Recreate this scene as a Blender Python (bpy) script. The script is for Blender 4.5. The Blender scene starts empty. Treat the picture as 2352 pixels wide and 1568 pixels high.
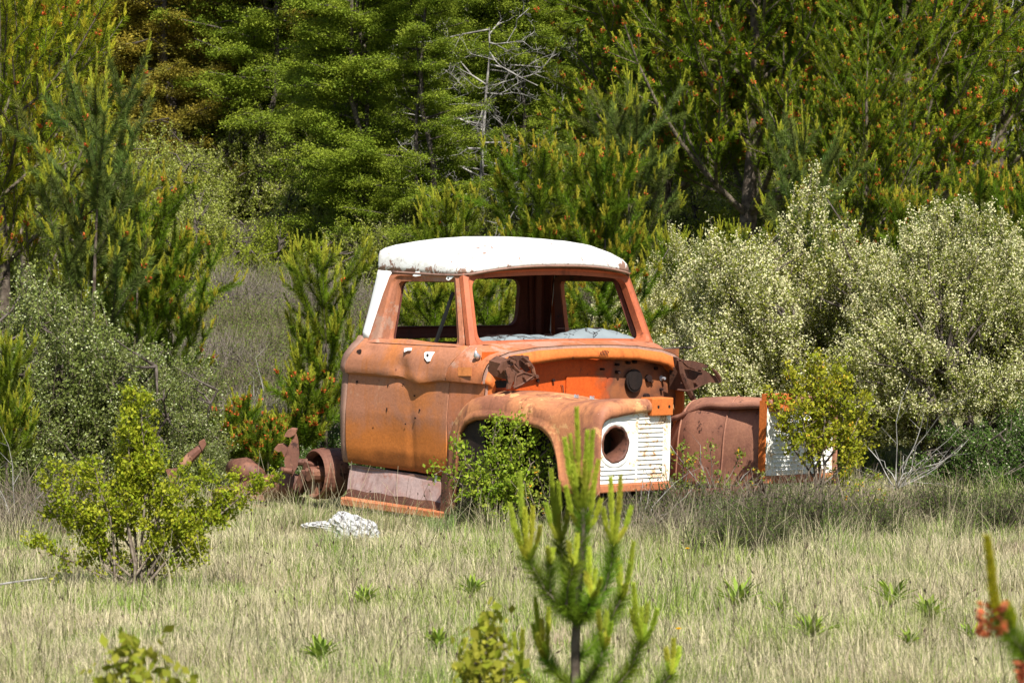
import bpy, math, random
import numpy as np
from mathutils import Vector, Matrix, Euler

# ------------------------------------------------------------------ camera, light, exposure
sc = bpy.context.scene
col = sc.collection
PITCH = math.radians(1.0)
EYE = Vector((0, 0, 1.6))
cam_d = bpy.data.cameras.new("camera")
cam = bpy.data.objects.new("camera", cam_d); col.objects.link(cam)
cam.location = EYE
cam.rotation_euler = (math.radians(90) - PITCH, 0, 0)
cam_d.sensor_width = 36
cam_d.lens = 8500 / 2352 * 36
cam_d.clip_start = 0.1
cam_d.clip_end = 2000
cam_d.dof.use_dof = True
cam_d.dof.focus_distance = 24.5
cam_d.dof.aperture_fstop = 9.0
sc.camera = cam

S_DIR = Vector((0.19, -0.60, 0.775)).normalized()
w = bpy.data.worlds.new("World"); sc.world = w; w.use_nodes = True
nt = w.node_tree; nt.nodes.clear()
sky = nt.nodes.new('ShaderNodeTexSky'); sky.sky_type = 'NISHITA'; sky.sun_disc = False
sky.sun_elevation = math.asin(S_DIR.z)
sky.sun_rotation = math.atan2(S_DIR.x, S_DIR.y)
sky.dust_density = 1.0
bg = nt.nodes.new('ShaderNodeBackground'); bg.inputs[1].default_value = 0.07
ow = nt.nodes.new('ShaderNodeOutputWorld')
nt.links.new(sky.outputs[0], bg.inputs[0]); nt.links.new(bg.outputs[0], ow.inputs[0])
sun_d = bpy.data.lights.new("sun", 'SUN'); sun_d.energy = 5.0; sun_d.angle = math.radians(0.5)
sun_d.color = (1.0, 0.955, 0.88)
sun = bpy.data.objects.new("sun", sun_d); col.objects.link(sun)
sun.rotation_euler = S_DIR.to_track_quat('Z', 'Y').to_euler()
sc.view_settings.view_transform = 'Standard'
sc.view_settings.look = 'None'
sc.view_settings.exposure = 0.86
sc.view_settings.gamma = 1
sc.render.film_transparent = False
try:
    sc.cycles.max_bounces = 6; sc.cycles.transparent_max_bounces = 4
    sc.cycles.diffuse_bounces = 3; sc.cycles.transmission_bounces = 3
except Exception: pass

# ------------------------------------------------------------------ helpers
def tag(o, label=None, cat=None, group=None, kind=None):
    if label: o['label'] = label
    if cat: o['category'] = cat
    if group: o['group'] = group
    if kind: o['kind'] = kind
    return o

def empty(name, loc=(0, 0, 0), rz=0, s=1.0):
    o = bpy.data.objects.new(name, None); col.objects.link(o)
    o.location = loc; o.rotation_euler = (0, 0, rz); o.scale = (s, s, s)
    o.empty_display_size = 0.1
    return o

def mk(name, V, F, mat, parent=None, colr=None, smooth=False, solid=0.0, bevel=0.0, offset=-1):
    """V (N,3), F (M,k) array, or a list of faces"""
    me = bpy.data.meshes.new(name)
    if isinstance(F, np.ndarray):
        V = np.ascontiguousarray(V, dtype=np.float32); M, k = F.shape
        me.vertices.add(len(V)); me.vertices.foreach_set('co', V.ravel())
        me.loops.add(M * k); me.loops.foreach_set('vertex_index', np.ascontiguousarray(F, dtype=np.int32).ravel())
        me.polygons.add(M)
        me.polygons.foreach_set('loop_start', np.arange(0, M * k, k, dtype=np.int32))
        if colr is not None:
            at = me.color_attributes.new('Col', 'FLOAT_COLOR', 'POINT')
            c4 = np.ones((len(V), 4), np.float32); c4[:, :3] = colr
            at.data.foreach_set('color', c4.ravel())
        me.update(calc_edges=True)
    else:
        me.from_pydata([tuple(float(c) for c in v) for v in V], [], [tuple(int(i) for i in f) for f in F]); me.update()
    if smooth:
        me.polygons.foreach_set('use_smooth', np.ones(len(me.polygons), dtype=bool)); me.update()
    me.materials.append(mat)
    o = bpy.data.objects.new(name, me); col.objects.link(o)
    if parent: o.parent = parent
    if solid:
        m = o.modifiers.new('thick', 'SOLIDIFY'); m.thickness = solid; m.offset = offset
    if bevel:
        m = o.modifiers.new('bev', 'BEVEL'); m.width = bevel; m.segments = 2; m.limit_method = 'ANGLE'
    return o

class MB:
    """collects simple solids into one mesh"""
    def __init__(s): s.v = []; s.f = []
    def add(s, vs, fs):
        b = len(s.v); s.v += [tuple(v) for v in vs]; s.f += [tuple(i + b for i in f) for f in fs]
    def box(s, c, d, rot=None):
        m = Euler(rot or (0, 0, 0)).to_matrix(); c = Vector(c)
        vs = [c + m @ Vector((sx * d[0] / 2, sy * d[1] / 2, sz * d[2] / 2)) for sx in (-1, 1) for sy in (-1, 1) for sz in (-1, 1)]
        s.add(vs, [(0, 1, 3, 2), (4, 6, 7, 5), (0, 4, 5, 1), (2, 3, 7, 6), (0, 2, 6, 4), (1, 5, 7, 3)])
    def tube(s, pts, r, n=8, cap=True):
        pts = [Vector(p) for p in pts]; rs = r if isinstance(r, (list, tuple)) else [r] * len(pts)
        rings = []
        for i, p in enumerate(pts):
            t = (pts[min(i + 1, len(pts) - 1)] - pts[max(i - 1, 0)]).normalized()
            a = t.orthogonal().normalized() if i == 0 else (pa - t * pa.dot(t)).normalized()
            pa = a; b = t.cross(a)
            rings.append([p + (a * math.cos(2 * math.pi * k / n) + b * math.sin(2 * math.pi * k / n)) * rs[i] for k in range(n)])
        vs = [v for rg in rings for v in rg]; fs = []
        for i in range(len(pts) - 1):
            for k in range(n):
                fs.append((i * n + k, i * n + (k + 1) % n, (i + 1) * n + (k + 1) % n, (i + 1) * n + k))
        if cap: fs += [tuple(range(n))[::-1], tuple((len(pts) - 1) * n + k for k in range(n))]
        s.add(vs, fs)
    def plate(s, pts, nrm, th):
        """polygon (3D points) extruded along nrm"""
        nrm = Vector(nrm) * th; n = len(pts); vs = [Vector(p) for p in pts] + [Vector(p) + nrm for p in pts]
        s.add(vs, [tuple(range(n)), tuple(range(2 * n - 1, n - 1, -1))] + [(i, (i + 1) % n, (i + 1) % n + n, i + n) for i in range(n)])
    def grid(s, rows):
        n = len(rows[0]); vs = [p for r in rows for p in r]
        s.add(vs, [(i * n + j, i * n + j + 1, (i + 1) * n + j + 1, (i + 1) * n + j) for i in range(len(rows) - 1) for j in range(n - 1)])
    def build(s, name, mat, parent=None, **k): return mk(name, s.v, s.f, mat, parent, **k)

def norm(a): return a / np.maximum(np.linalg.norm(a, axis=-1, keepdims=True), 1e-9)

def tubes(segs, k=5):
    """segs: (n,8) p0 p1 r0 r1 -> V,F"""
    s = np.asarray(segs, float); n = len(s); p0, p1 = s[:, 0:3], s[:, 3:6]; d = norm(p1 - p0)
    h = np.where(np.abs(d[:, 2:3]) < .9, np.array([[0, 0, 1.]]), np.array([[1., 0, 0]]))
    a = norm(np.cross(d, h)); b = np.cross(d, a)
    th = np.arange(k) * 2 * np.pi / k
    off = a[:, None] * np.cos(th)[None, :, None] + b[:, None] * np.sin(th)[None, :, None]
    V = np.concatenate([p0[:, None] + off * s[:, 6][:, None, None], p1[:, None] + off * s[:, 7][:, None, None]], 1).reshape(-1, 3)
    i = np.arange(k); f = np.stack([i, (i + 1) % k, (i + 1) % k + k, i + k], 1)
    F = (f[None] + (np.arange(n) * 2 * k)[:, None, None]).reshape(-1, 4)
    return V, F

def diamonds(P, A, B, C):
    """leaf quads: P centre, A half length vec, B half width vec, C colour"""
    n = len(P); V = np.stack([P - A, P + B, P + A, P - B], 1).reshape(-1, 3)
    return V, np.arange(4 * n).reshape(n, 4), np.repeat(C, 4, 0)

def needles(P, D, L, W, C, rng):
    n = len(P); s = norm(np.cross(D, rng.normal(size=(n, 3)))) * np.reshape(W, (-1, 1))
    V = np.stack([P - s, P + s, P + D * np.reshape(L, (-1, 1))], 1).reshape(-1, 3)
    return V, np.arange(3 * n).reshape(n, 3), np.repeat(C, 3, 0)

def jit(rng, base, n, v=.25, h=.08):
    base = np.asarray(base, float)
    return np.clip(base * (1 + rng.uniform(-v, v, (n, 1))) * (1 + rng.uniform(-h, h, (n, 3))), 0, 1)

# ------------------------------------------------------------------ materials
def newmat(name):
    m = bpy.data.materials.new(name); m.use_nodes = True
    n = m.node_tree; n.nodes.clear(); return m, n
def node(n, t, **k):
    o = n.nodes.new(t)
    for a, b in k.items(): setattr(o, a, b)
    return o

def leafmat(name, trans=.3, rough=.5, spec=.25):
    m, n = newmat(name)
    at = node(n, 'ShaderNodeAttribute', attribute_name='Col')
    p = node(n, 'ShaderNodeBsdfPrincipled'); p.inputs['Roughness'].default_value = rough
    p.inputs['Specular IOR Level'].default_value = spec
    t = node(n, 'ShaderNodeBsdfTranslucent'); mx = node(n, 'ShaderNodeMixShader'); mx.inputs[0].default_value = trans
    o = node(n, 'ShaderNodeOutputMaterial'); L = n.links.new
    L(at.outputs[0], p.inputs['Base Color']); L(at.outputs[0], t.inputs[0])
    L(p.outputs[0], mx.inputs[1]); L(t.outputs[0], mx.inputs[2]); L(mx.outputs[0], o.inputs[0])
    return m

def barkmat(name, c1, c2, scale=20):
    m, n = newmat(name); L = n.links.new
    tc = node(n, 'ShaderNodeTexCoord'); ns = node(n, 'ShaderNodeTexNoise'); ns.inputs['Scale'].default_value = scale
    ns.inputs['Detail'].default_value = 5
    r = node(n, 'ShaderNodeValToRGB'); r.color_ramp.elements[0].color = (*c1, 1); r.color_ramp.elements[1].color = (*c2, 1)
    r.color_ramp.elements[0].position = .35; r.color_ramp.elements[1].position = .65
    p = node(n, 'ShaderNodeBsdfPrincipled'); p.inputs['Roughness'].default_value = .9; p.inputs['Specular IOR Level'].default_value = .1
    b = node(n, 'ShaderNodeBump'); b.inputs['Strength'].default_value = .5; b.inputs['Distance'].default_value = .01
    o = node(n, 'ShaderNodeOutputMaterial')
    L(tc.outputs['Object'], ns.inputs['Vector']); L(ns.outputs[0], r.inputs[0]); L(r.outputs[0], p.inputs['Base Color'])
    L(ns.outputs[0], b.inputs['Height']); L(b.outputs[0], p.inputs['Normal']); L(p.outputs[0], o.inputs[0])
    return m

def rustmat(name, base, second, dark, patch=.5, darkamt=.36, rough=.62, seed=0, light=None, lightamt=.66, metal=0.0, bump=.25, streak=.5, low=None):
    """layered procedural rust: base paint, second tone in big patches, vertical streaks, dark spots, optional pale wear"""
    m, n = newmat(name); L = n.links.new
    tc = node(n, 'ShaderNodeTexCoord')
    mp = node(n, 'ShaderNodeMapping'); mp.inputs['Location'].default_value = (seed * 3.7, seed * 1.3, seed * 2.1)
    L(tc.outputs['Object'], mp.inputs[0])
    def noise(scale, det=6, rgh=.6, vec=None, dist=0):
        x = node(n, 'ShaderNodeTexNoise'); x.inputs['Scale'].default_value = scale; x.inputs['Detail'].default_value = det
        x.inputs['Roughness'].default_value = rgh; x.inputs['Distortion'].default_value = dist
        L(vec or mp.outputs[0], x.inputs['Vector']); return x.outputs[0]
    def ramp(src, a, b):
        r = node(n, 'ShaderNodeMapRange'); r.inputs[1].default_value = a; r.inputs[2].default_value = b; L(src, r.inputs[0]); return r.outputs[0]
    def mix(f, c1, c2, blend='MIX'):
        x = node(n, 'ShaderNodeMix', data_type='RGBA', blend_type=blend)
        if isinstance(f, float): x.inputs[0].default_value = f
        else: L(f, x.inputs[0])
        for c, i in ((c1, 6), (c2, 7)):
            if isinstance(c, tuple): x.inputs[i].default_value = (*c, 1)
            else: L(c, x.inputs[i])
        return x.outputs[2]
    c = mix(ramp(noise(2.2, 8, .65, dist=.4), patch - .05, patch + .07), base, second)
    st = node(n, 'ShaderNodeMapping'); st.inputs['Scale'].default_value = (14, 14, 1.1); L(mp.outputs[0], st.inputs[0])
    sn = noise(1.0, 5, .6, st.outputs[0])
    c = mix(ramp(sn, .52, .75), c, tuple(min(1, x * 1.0) for x in mul(second, streak)), 'MIX') if streak else c
    c = mix(ramp(noise(9, 8, .75), darkamt + .015, darkamt - .03), c, dark)
    if low:      # lower part of the panel keeps fresher, redder paint
        sx = node(n, 'ShaderNodeSeparateXYZ'); L(tc.outputs['Object'], sx.inputs[0]); zz = node(n, 'ShaderNodeMath', operation='MULTIPLY_ADD'); zz.inputs[1].default_value = .5; L(noise(2.6, 6, .6), zz.inputs[0]); L(sx.outputs['Z'], zz.inputs[2])
        c = mix(ramp(zz.outputs[0], .92, .78), c, low); c = mix(ramp(zz.outputs[0], .70, .60), c, mul(low, .5))
    if light: c = mix(ramp(noise(3.3, 9, .72, dist=.25), lightamt, lightamt + .045), c, light)
    c = mix(ramp(noise(70, 3, .7), .3, .75), c, mul3(base, .55)) if False else c
    g = noise(55, 4, .7); gm = ramp(g, .25, .75)
    c2 = node(n, 'ShaderNodeMix', data_type='RGBA', blend_type='MULTIPLY'); c2.inputs[0].default_value = .55
    L(c, c2.inputs[6]); cr = node(n, 'ShaderNodeCombineColor'); [L(gm, cr.inputs[i]) for i in range(3)]
    sc2 = node(n, 'ShaderNodeMix', data_type='RGBA'); L(gm, sc2.inputs[0]); sc2.inputs[6].default_value = (.5, .5, .5, 1); sc2.inputs[7].default_value = (1.15, 1.15, 1.15, 1)
    L(sc2.outputs[2], c2.inputs[7])
    p = node(n, 'ShaderNodeBsdfPrincipled'); L(c2.outputs[2], p.inputs['Base Color'])
    rr = node(n, 'ShaderNodeMapRange'); rr.inputs[3].default_value = rough - .12; rr.inputs[4].default_value = rough + .2; L(g, rr.inputs[0]); L(rr.outputs[0], p.inputs['Roughness'])
    p.inputs['Specular IOR Level'].default_value = .35; p.inputs['Metallic'].default_value = metal
    b = node(n, 'ShaderNodeBump'); b.inputs['Strength'].default_value = bump; b.inputs['Distance'].default_value = .006
    ba = node(n, 'ShaderNodeMath', operation='ADD'); L(g, ba.inputs[0]); L(noise(5, 4, .5), ba.inputs[1]); L(ba.outputs[0], b.inputs['Height'])
    L(b.outputs[0], p.inputs['Normal'])
    o = node(n, 'ShaderNodeOutputMaterial'); L(p.outputs[0], o.inputs[0])
    return m
def mul(c, k): return tuple(x * k for x in c)
mul3 = mul

def plain(name, c, rough=.7, spec=.3, metal=0, var=.15, scale=12):
    m, n = newmat(name); L = n.links.new
    tc = node(n, 'ShaderNodeTexCoord'); ns = node(n, 'ShaderNodeTexNoise'); ns.inputs['Scale'].default_value = scale; ns.inputs['Detail'].default_value = 6
    L(tc.outputs['Object'], ns.inputs['Vector'])
    r = node(n, 'ShaderNodeValToRGB'); r.color_ramp.elements[0].position = .3; r.color_ramp.elements[1].position = .7
    r.color_ramp.elements[0].color = (*mul(c, 1 - var), 1); r.color_ramp.elements[1].color = (*[min(1, x * (1 + var)) for x in c], 1)
    p = node(n, 'ShaderNodeBsdfPrincipled'); p.inputs['Roughness'].default_value = rough; p.inputs['Specular IOR Level'].default_value = spec; p.inputs['Metallic'].default_value = metal
    o = node(n, 'ShaderNodeOutputMaterial'); L(ns.outputs[0], r.inputs[0]); L(r.outputs[0], p.inputs['Base Color']); L(p.outputs[0], o.inputs[0])
    return m

M = {}
M['door'] = rustmat('faded_orange_paint', (.41, .170, .092), (.48, .165, .05), (.16, .05, .025), .5, .34, seed=1, light=(.44, .215, .125), lightamt=.60, streak=.86, low=(.52, .165, .032))
M['cowl'] = rustmat('dull_orange_paint', (.43, .165, .09), (.43, .145, .055), (.18, .06, .03), .55, .33, seed=2, light=(.42, .23, .16), lightamt=.53)
M['band'] = rustmat('bright_orange_paint', (.58, .155, .03), (.54, .13, .022), (.15, .045, .02), .55, .36, seed=3, streak=.7)
M['fender'] = rustmat('weathered_orange_paint', (.50, .20, .085), (.31, .12, .065), (.13, .045, .03), .52, .38, seed=4, light=(.62, .33, .14), lightamt=.56)
M['corner'] = rustmat('grey_brown_paint', (.28, .16, .12), (.33, .19, .14), (.12, .06, .04), .5, .33, seed=5)
M['firewall'] = rustmat('firewall_orange', (.62, .10, .010), (.58, .085, .008), (.10, .035, .018), .5, .37, seed=6, streak=.8)
M['firewall_old'] = rustmat('firewall_brown_rust', (.24, .085, .035), (.14, .05, .028), (.05, .02, .012), .5, .42, seed=7, light=(.45, .15, .05), lightamt=.6)
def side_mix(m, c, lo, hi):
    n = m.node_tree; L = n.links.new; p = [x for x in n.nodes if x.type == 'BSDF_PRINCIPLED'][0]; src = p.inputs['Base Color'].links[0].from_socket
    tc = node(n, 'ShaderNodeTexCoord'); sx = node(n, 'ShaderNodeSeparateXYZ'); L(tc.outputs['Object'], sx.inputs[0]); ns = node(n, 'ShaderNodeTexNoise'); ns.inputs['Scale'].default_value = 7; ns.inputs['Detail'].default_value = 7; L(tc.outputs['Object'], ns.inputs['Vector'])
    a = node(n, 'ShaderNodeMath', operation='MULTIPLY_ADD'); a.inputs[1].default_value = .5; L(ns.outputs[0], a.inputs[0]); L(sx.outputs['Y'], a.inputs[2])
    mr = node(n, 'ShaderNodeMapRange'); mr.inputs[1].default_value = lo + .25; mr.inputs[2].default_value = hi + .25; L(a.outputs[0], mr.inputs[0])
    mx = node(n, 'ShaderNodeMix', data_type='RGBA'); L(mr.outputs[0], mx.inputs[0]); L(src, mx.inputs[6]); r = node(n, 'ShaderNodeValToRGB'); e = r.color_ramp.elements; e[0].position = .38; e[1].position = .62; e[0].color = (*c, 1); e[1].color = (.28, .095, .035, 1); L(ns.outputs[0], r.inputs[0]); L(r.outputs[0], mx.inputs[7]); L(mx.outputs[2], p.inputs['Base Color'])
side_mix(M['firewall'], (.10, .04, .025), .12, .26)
M['inner'] = rustmat('maroon_inner_paint', (.10, .022, .014), (.13, .03, .018), (.03, .01, .008), .5, .4, seed=8)
M['frame'] = rustmat('pillar_orange', (.44, .12, .048), (.39, .10, .04), (.12, .035, .02), .5, .36, seed=9)
M['brown'] = rustmat('brown_rust', (.36, .165, .10), (.26, .115, .075), (.05, .022, .016), .5, .4, seed=10, light=(.36, .16, .10), lightamt=.62, streak=0)
M['deep'] = rustmat('shade_dark_rust', (.022, .011, .008), (.014, .008, .006), (.006, .004, .003), .5, .4, seed=11)  # near-black rust; also paints in the shade of wheel well and engine bay
M['hinge'] = rustmat('hinge_rust', (.13, .055, .032), (.085, .035, .022), (.03, .014, .01), .5, .42, seed=12, light=(.24, .11, .06), lightamt=.58)
M['axle'] = rustmat('axle_rust', (.22, .095, .055), (.15, .062, .04), (.05, .02, .015), .5, .42, seed=13, light=(.33, .17, .10), lightamt=.6)
M['step'] = rustmat('pinkish_step_paint', (.36, .26, .24), (.36, .19, .15), (.15, .05, .03), .52, .37, seed=14, light=(.30, .13, .09), lightamt=.64)
M['rocker'] = rustmat('rocker_orange', (.50, .18, .08), (.46, .15, .06), (.16, .05, .03), .5, .36, seed=15, light=(.58, .30, .16), lightamt=.6)
M['bucket'] = rustmat('bucket_rust', (.16, .065, .04), (.10, .04, .028), (.03, .015, .01), .5, .45, seed=21)
M['beige'] = plain('headliner_beige', (.20, .15, .09), .9)
M['dash'] = plain('grey_dash_pad', (.19, .225, .24), .75, var=.12, scale=6)
M['black'] = plain('black_rubber', (.012, .012, .012), .6)
M['chrome'] = plain('dull_steel', (.55, .56, .6), .35, .5, .6)
M['whiteplate'] = plain('white_plate', (.78, .77, .74), .5)
M['hole'] = plain('hole_dark', (.02, .008, .006), .9)
M['concrete'] = plain('pale_rock', (.62, .62, .60), .9, var=.35, scale=30)

def whitepaint(name, chips, zc=None, streaks=False, seed=0):
    m, n = newmat(name); L = n.links.new
    tc = node(n, 'ShaderNodeTexCoord')
    mp = node(n, 'ShaderNodeMapping'); mp.inputs['Location'].default_value = (seed, seed * 2.3, seed * .7); L(tc.outputs['Object'], mp.inputs[0])
    ns = node(n, 'ShaderNodeTexNoise'); ns.inputs['Scale'].default_value = 16; ns.inputs['Detail'].default_value = 10; ns.inputs['Roughness'].default_value = .74; ns.inputs['Distortion'].default_value = .6
    L(mp.outputs[0], ns.inputs['Vector'])
    n2 = node(n, 'ShaderNodeTexNoise'); n2.inputs['Scale'].default_value = 2.3; n2.inputs['Detail'].default_value = 3; L(mp.outputs[0], n2.inputs['Vector'])
    ad = node(n, 'ShaderNodeMath', operation='MULTIPLY_ADD'); ad.inputs[1].default_value = .35; L(n2.outputs[0], ad.inputs[0]); L(ns.outputs[0], ad.inputs[2])
    src = ad.outputs[0]
    if zc is not None:   # paint is chipped along the rim of the roof
        sx = node(n, 'ShaderNodeSeparateXYZ'); L(tc.outputs['Object'], sx.inputs[0])
        mr = node(n, 'ShaderNodeMapRange'); mr.inputs[1].default_value = zc; mr.inputs[2].default_value = zc + .06
        mr.inputs[3].default_value = .14; mr.inputs[4].default_value = 0; L(sx.outputs['Z'], mr.inputs[0])
        a2 = node(n, 'ShaderNodeMath', operation='ADD'); L(src, a2.inputs[0]); L(mr.outputs[0], a2.inputs[1])
        m3 = node(n, 'ShaderNodeMapRange'); m3.inputs[1].default_value = .25; m3.inputs[2].default_value = .65
        m3.inputs[3].default_value = 0; m3.inputs[4].default_value = .10; L(sx.outputs['Y'], m3.inputs[0])
        a3 = node(n, 'ShaderNodeMath', operation='ADD'); L(a2.outputs[0], a3.inputs[0]); L(m3.outputs[0], a3.inputs[1])
        src = a3.outputs[0]
    r = node(n, 'ShaderNodeValToRGB'); e = r.color_ramp.elements
    e[0].position = chips; e[0].color = (.80, .80, .79, 1); e[1].position = chips + .022; e[1].color = (.26, .15, .11, 1)
    if not streaks: e.new(chips - .12).color = (.80, .80, .79, 1); e.new(chips - .03).color = (.64, .62, .57, 1)
    if streaks:
        e.new(chips - .09).color = (.80, .79, .74, 1); e[1].color = (.72, .50, .27, 1); e.new(chips + .08).color = (.42, .15, .05, 1)
    L(src, r.inputs[0])
    p = node(n, 'ShaderNodeBsdfPrincipled'); p.inputs['Roughness'].default_value = .5; p.inputs['Specular IOR Level'].default_value = .3
    L(r.outputs[0], p.inputs['Base Color'])
    o = node(n, 'ShaderNodeOutputMaterial'); L(p.outputs[0], o.inputs[0])
    return m
M['roof'] = whitepaint('white_roof_paint', .785, zc=1.65, seed=1)
M['white'] = whitepaint('white_pillar_paint', .92, seed=2)
M['panelwhite'] = whitepaint('white_panel_paint', .80, streaks=True, seed=5)

M['needle'] = leafmat('pine_needles', .30, .6, .06)
M['leaf'] = leafmat('leaves', .40, .55, .10)
M['petal'] = leafmat('petals', .35, .7, .1)
M['grass'] = leafmat('grass_blades', .35, .6, .15)
M['cone'] = leafmat('pollen_cones', .05, .8, .1)
M['bark'] = barkmat('pine_bark', (.06, .045, .035), (.16, .13, .10))
M['darkbark'] = barkmat('beech_bark', (.045, .035, .028), (.12, .10, .085))
M['twig'] = barkmat('shrub_twigs', (.10, .075, .055), (.22, .18, .14), 30)
M['deadwood'] = barkmat('dead_wood', (.13, .12, .11), (.42, .40, .37), 8)
M['greytrunk'] = barkmat('grey_dead_trunk', (.10, .09, .08), (.28, .26, .24), 8)
M['drytwig'] = leafmat('dry_twigs', .1, .8, .1)

# ------------------------------------------------------------------ ground
def smooth(a): a = np.clip(a, 0, 1); return a * a * (3 - 2 * a)
def H(x, y):
    x = np.asarray(x, float); y = np.asarray(y, float)
    h = .165 * np.maximum(0, y - 27.5 - .0) * smooth((y - 27.5) / 3) + .06 * np.maximum(0, y - 46) - .12 * np.maximum(0, y - 80)
    nz = .5 * np.sin(x * .9 + 1.3) * np.cos(y * .7 + .4) + .3 * np.sin(x * 2.1 + y * 1.7) + .2 * np.sin(x * 4.3 - y * 3.1)
    return h + nz * (.02 + .10 * smooth((y - 30) / 8))
def at(u, d):
    x = (u - 1176) / 8500 * d
    return Vector((x, d, float(H(x, d))))

def terrain():
    ys = np.concatenate([np.linspace(-30, 10, 9)[:-1], np.linspace(10, 50, 130), np.linspace(51, 400, 40)])
    xs = np.concatenate([np.linspace(-300, -13, 14)[:-1], np.linspace(-13, 13, 90), np.linspace(13, 300, 14)[1:]])
    X, Y = np.meshgrid(xs, ys); Zz = H(X, Y)
    V = np.stack([X, Y, Zz], -1).reshape(-1, 3); nx = len(xs); ny = len(ys)
    i = np.arange(ny - 1)[:, None] * nx + np.arange(nx - 1)[None]
    F = np.stack([i, i + 1, i + nx + 1, i + nx], -1).reshape(-1, 4)
    m, n = newmat('meadow_soil'); L = n.links.new
    tc = node(n, 'ShaderNodeTexCoord'); a = node(n, 'ShaderNodeTexNoise'); a.inputs['Scale'].default_value = .7; a.inputs['Detail'].default_value = 8
    b = node(n, 'ShaderNodeTexNoise'); b.inputs['Scale'].default_value = 14; b.inputs['Detail'].default_value = 6
    L(tc.outputs['Object'], a.inputs['Vector']); L(tc.outputs['Object'], b.inputs['Vector'])
    r = node(n, 'ShaderNodeValToRGB'); e = r.color_ramp.elements
    e[0].position = .35; e[0].color = (.11, .12, .05, 1); e[1].position = .62; e[1].color = (.30, .25, .15, 1); e.new(.5).color = (.16, .17, .07, 1)
    ad = node(n, 'ShaderNodeMath', operation='MULTIPLY_ADD'); ad.inputs[1].default_value = .5; L(b.outputs[0], ad.inputs[0])
    hf = node(n, 'ShaderNodeMath', operation='MULTIPLY'); hf.inputs[1].default_value = .5; L(a.outputs[0], hf.inputs[0]); L(hf.outputs[0], ad.inputs[2])
    L(ad.outputs[0], r.inputs[0])
    p = node(n, 'ShaderNodeBsdfPrincipled'); p.inputs['Roughness'].default_value = .95; p.inputs['Specular IOR Level'].default_value = .05
    bm = node(n, 'ShaderNodeBump'); bm.inputs['Distance'].default_value = .05; L(b.outputs[0], bm.inputs['Height']); L(bm.outputs[0], p.inputs['Normal'])
    sx = node(n, 'ShaderNodeSeparateXYZ'); L(tc.outputs['Object'], sx.inputs[0]); ym = node(n, 'ShaderNodeMath', operation='MULTIPLY_ADD'); ym.inputs[1].default_value = 8; L(a.outputs[0], ym.inputs[0]); L(sx.outputs['Y'], ym.inputs[2])
    mr = node(n, 'ShaderNodeMapRange'); mr.inputs[1].default_value = 34; mr.inputs[2].default_value = 42; L(ym.outputs[0], mr.inputs[0]); mx = node(n, 'ShaderNodeMix', data_type='RGBA'); L(mr.outputs[0], mx.inputs[0]); L(r.outputs[0], mx.inputs[6]); mx.inputs[7].default_value = (.045, .04, .025, 1)
    L(mx.outputs[2], p.inputs['Base Color']); o = node(n, 'ShaderNodeOutputMaterial'); L(p.outputs[0], o.inputs[0])
    tag(mk('ground', V, F, m, smooth=True), kind='structure')
terrain()

# ------------------------------------------------------------------ the truck
TR = empty('truck_wreck', (-.478, 25.67, 0)); TR.rotation_euler = (0, math.radians(2), math.radians(-48))
tag(TR, 'rusty orange truck cab with white roof, no hood, wheels or glass, stranded in the grass', 'truck')
TM = Euler((0, math.radians(2), math.radians(-48))).to_matrix()
TL = Vector((-.478, 25.67, 0))
def S(zx, zy, axis='y', c=-.9):
    """truck-space point seen at a measured spot of the photograph, on a plane or on the cab side surface"""
    u, v = 771.5 + .42007 * zx, 536.3 + .42007 * zy
    d = Vector(((u - 1176) / 8500, 1, (784 - v) / 8500)); cs, sn = math.cos(PITCH), math.sin(PITCH)
    d = Vector((d.x, d.y * cs + d.z * sn, -d.y * sn + d.z * cs))
    o = TM.transposed() @ (EYE - TL); d = TM.transposed() @ d
    if callable(c):
        yy = -.88
        for _ in range(8):
            t = (yy - o.y) / d.y; p = o + d * t; yy = c(p.z)
        return p
    i = 'xyz'.index(axis); t = (c - o[i]) / d[i]; return o + d * t

PZ = [.28, .31, .36, .45, .70, .88, .935, .948, .958, .99, 1.05, 1.10, 1.15, 1.19, 1.66, 1.9]
PY = [.84, .862, .888, .905, .920, .910, .903, .900, .934, .940, .934, .918, .886, .838, .750, .70]
def prof(z): return -float(np.interp(z, PZ, PY))

def rquad(c4, r, n=6):
    """rounded 4-gon as a loop of points; r is one radius or four"""
    rr = r if isinstance(r, (list, tuple)) else [r] * 4; out = []
    for i in range(4):
        p = Vector(c4[i]); a = Vector(c4[i - 1]) - p; b = Vector(c4[(i + 1) % 4]) - p
        p0 = p + a.normalized() * rr[i]; p1 = p + b.normalized() * rr[i]
        for k in range(n + 1):
            t = k / n; out.append((1 - t) ** 2 * p0 + 2 * t * (1 - t) * p + t * t * p1)
    return out
def ring_faces(n, base=0): return [(base + i, base + (i + 1) % n, base + n + (i + 1) % n, base + n + i) for i in range(n)]
def loops(name, lps, mat, parent, close=True, cap=False, **k):
    n = len(lps[0]); V = [v for l in lps for v in l]; F = []
    for j in range(len(lps) - 1):
        F += [(j * n + i, j * n + (i + 1) % n, (j + 1) * n + (i + 1) % n, (j + 1) * n + i) for i in range(n if close else n - 1)]
    if cap: F.append(tuple((len(lps) - 1) * n + i for i in range(n)))
    return mk(name, V, F, mat, parent, **k)

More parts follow.
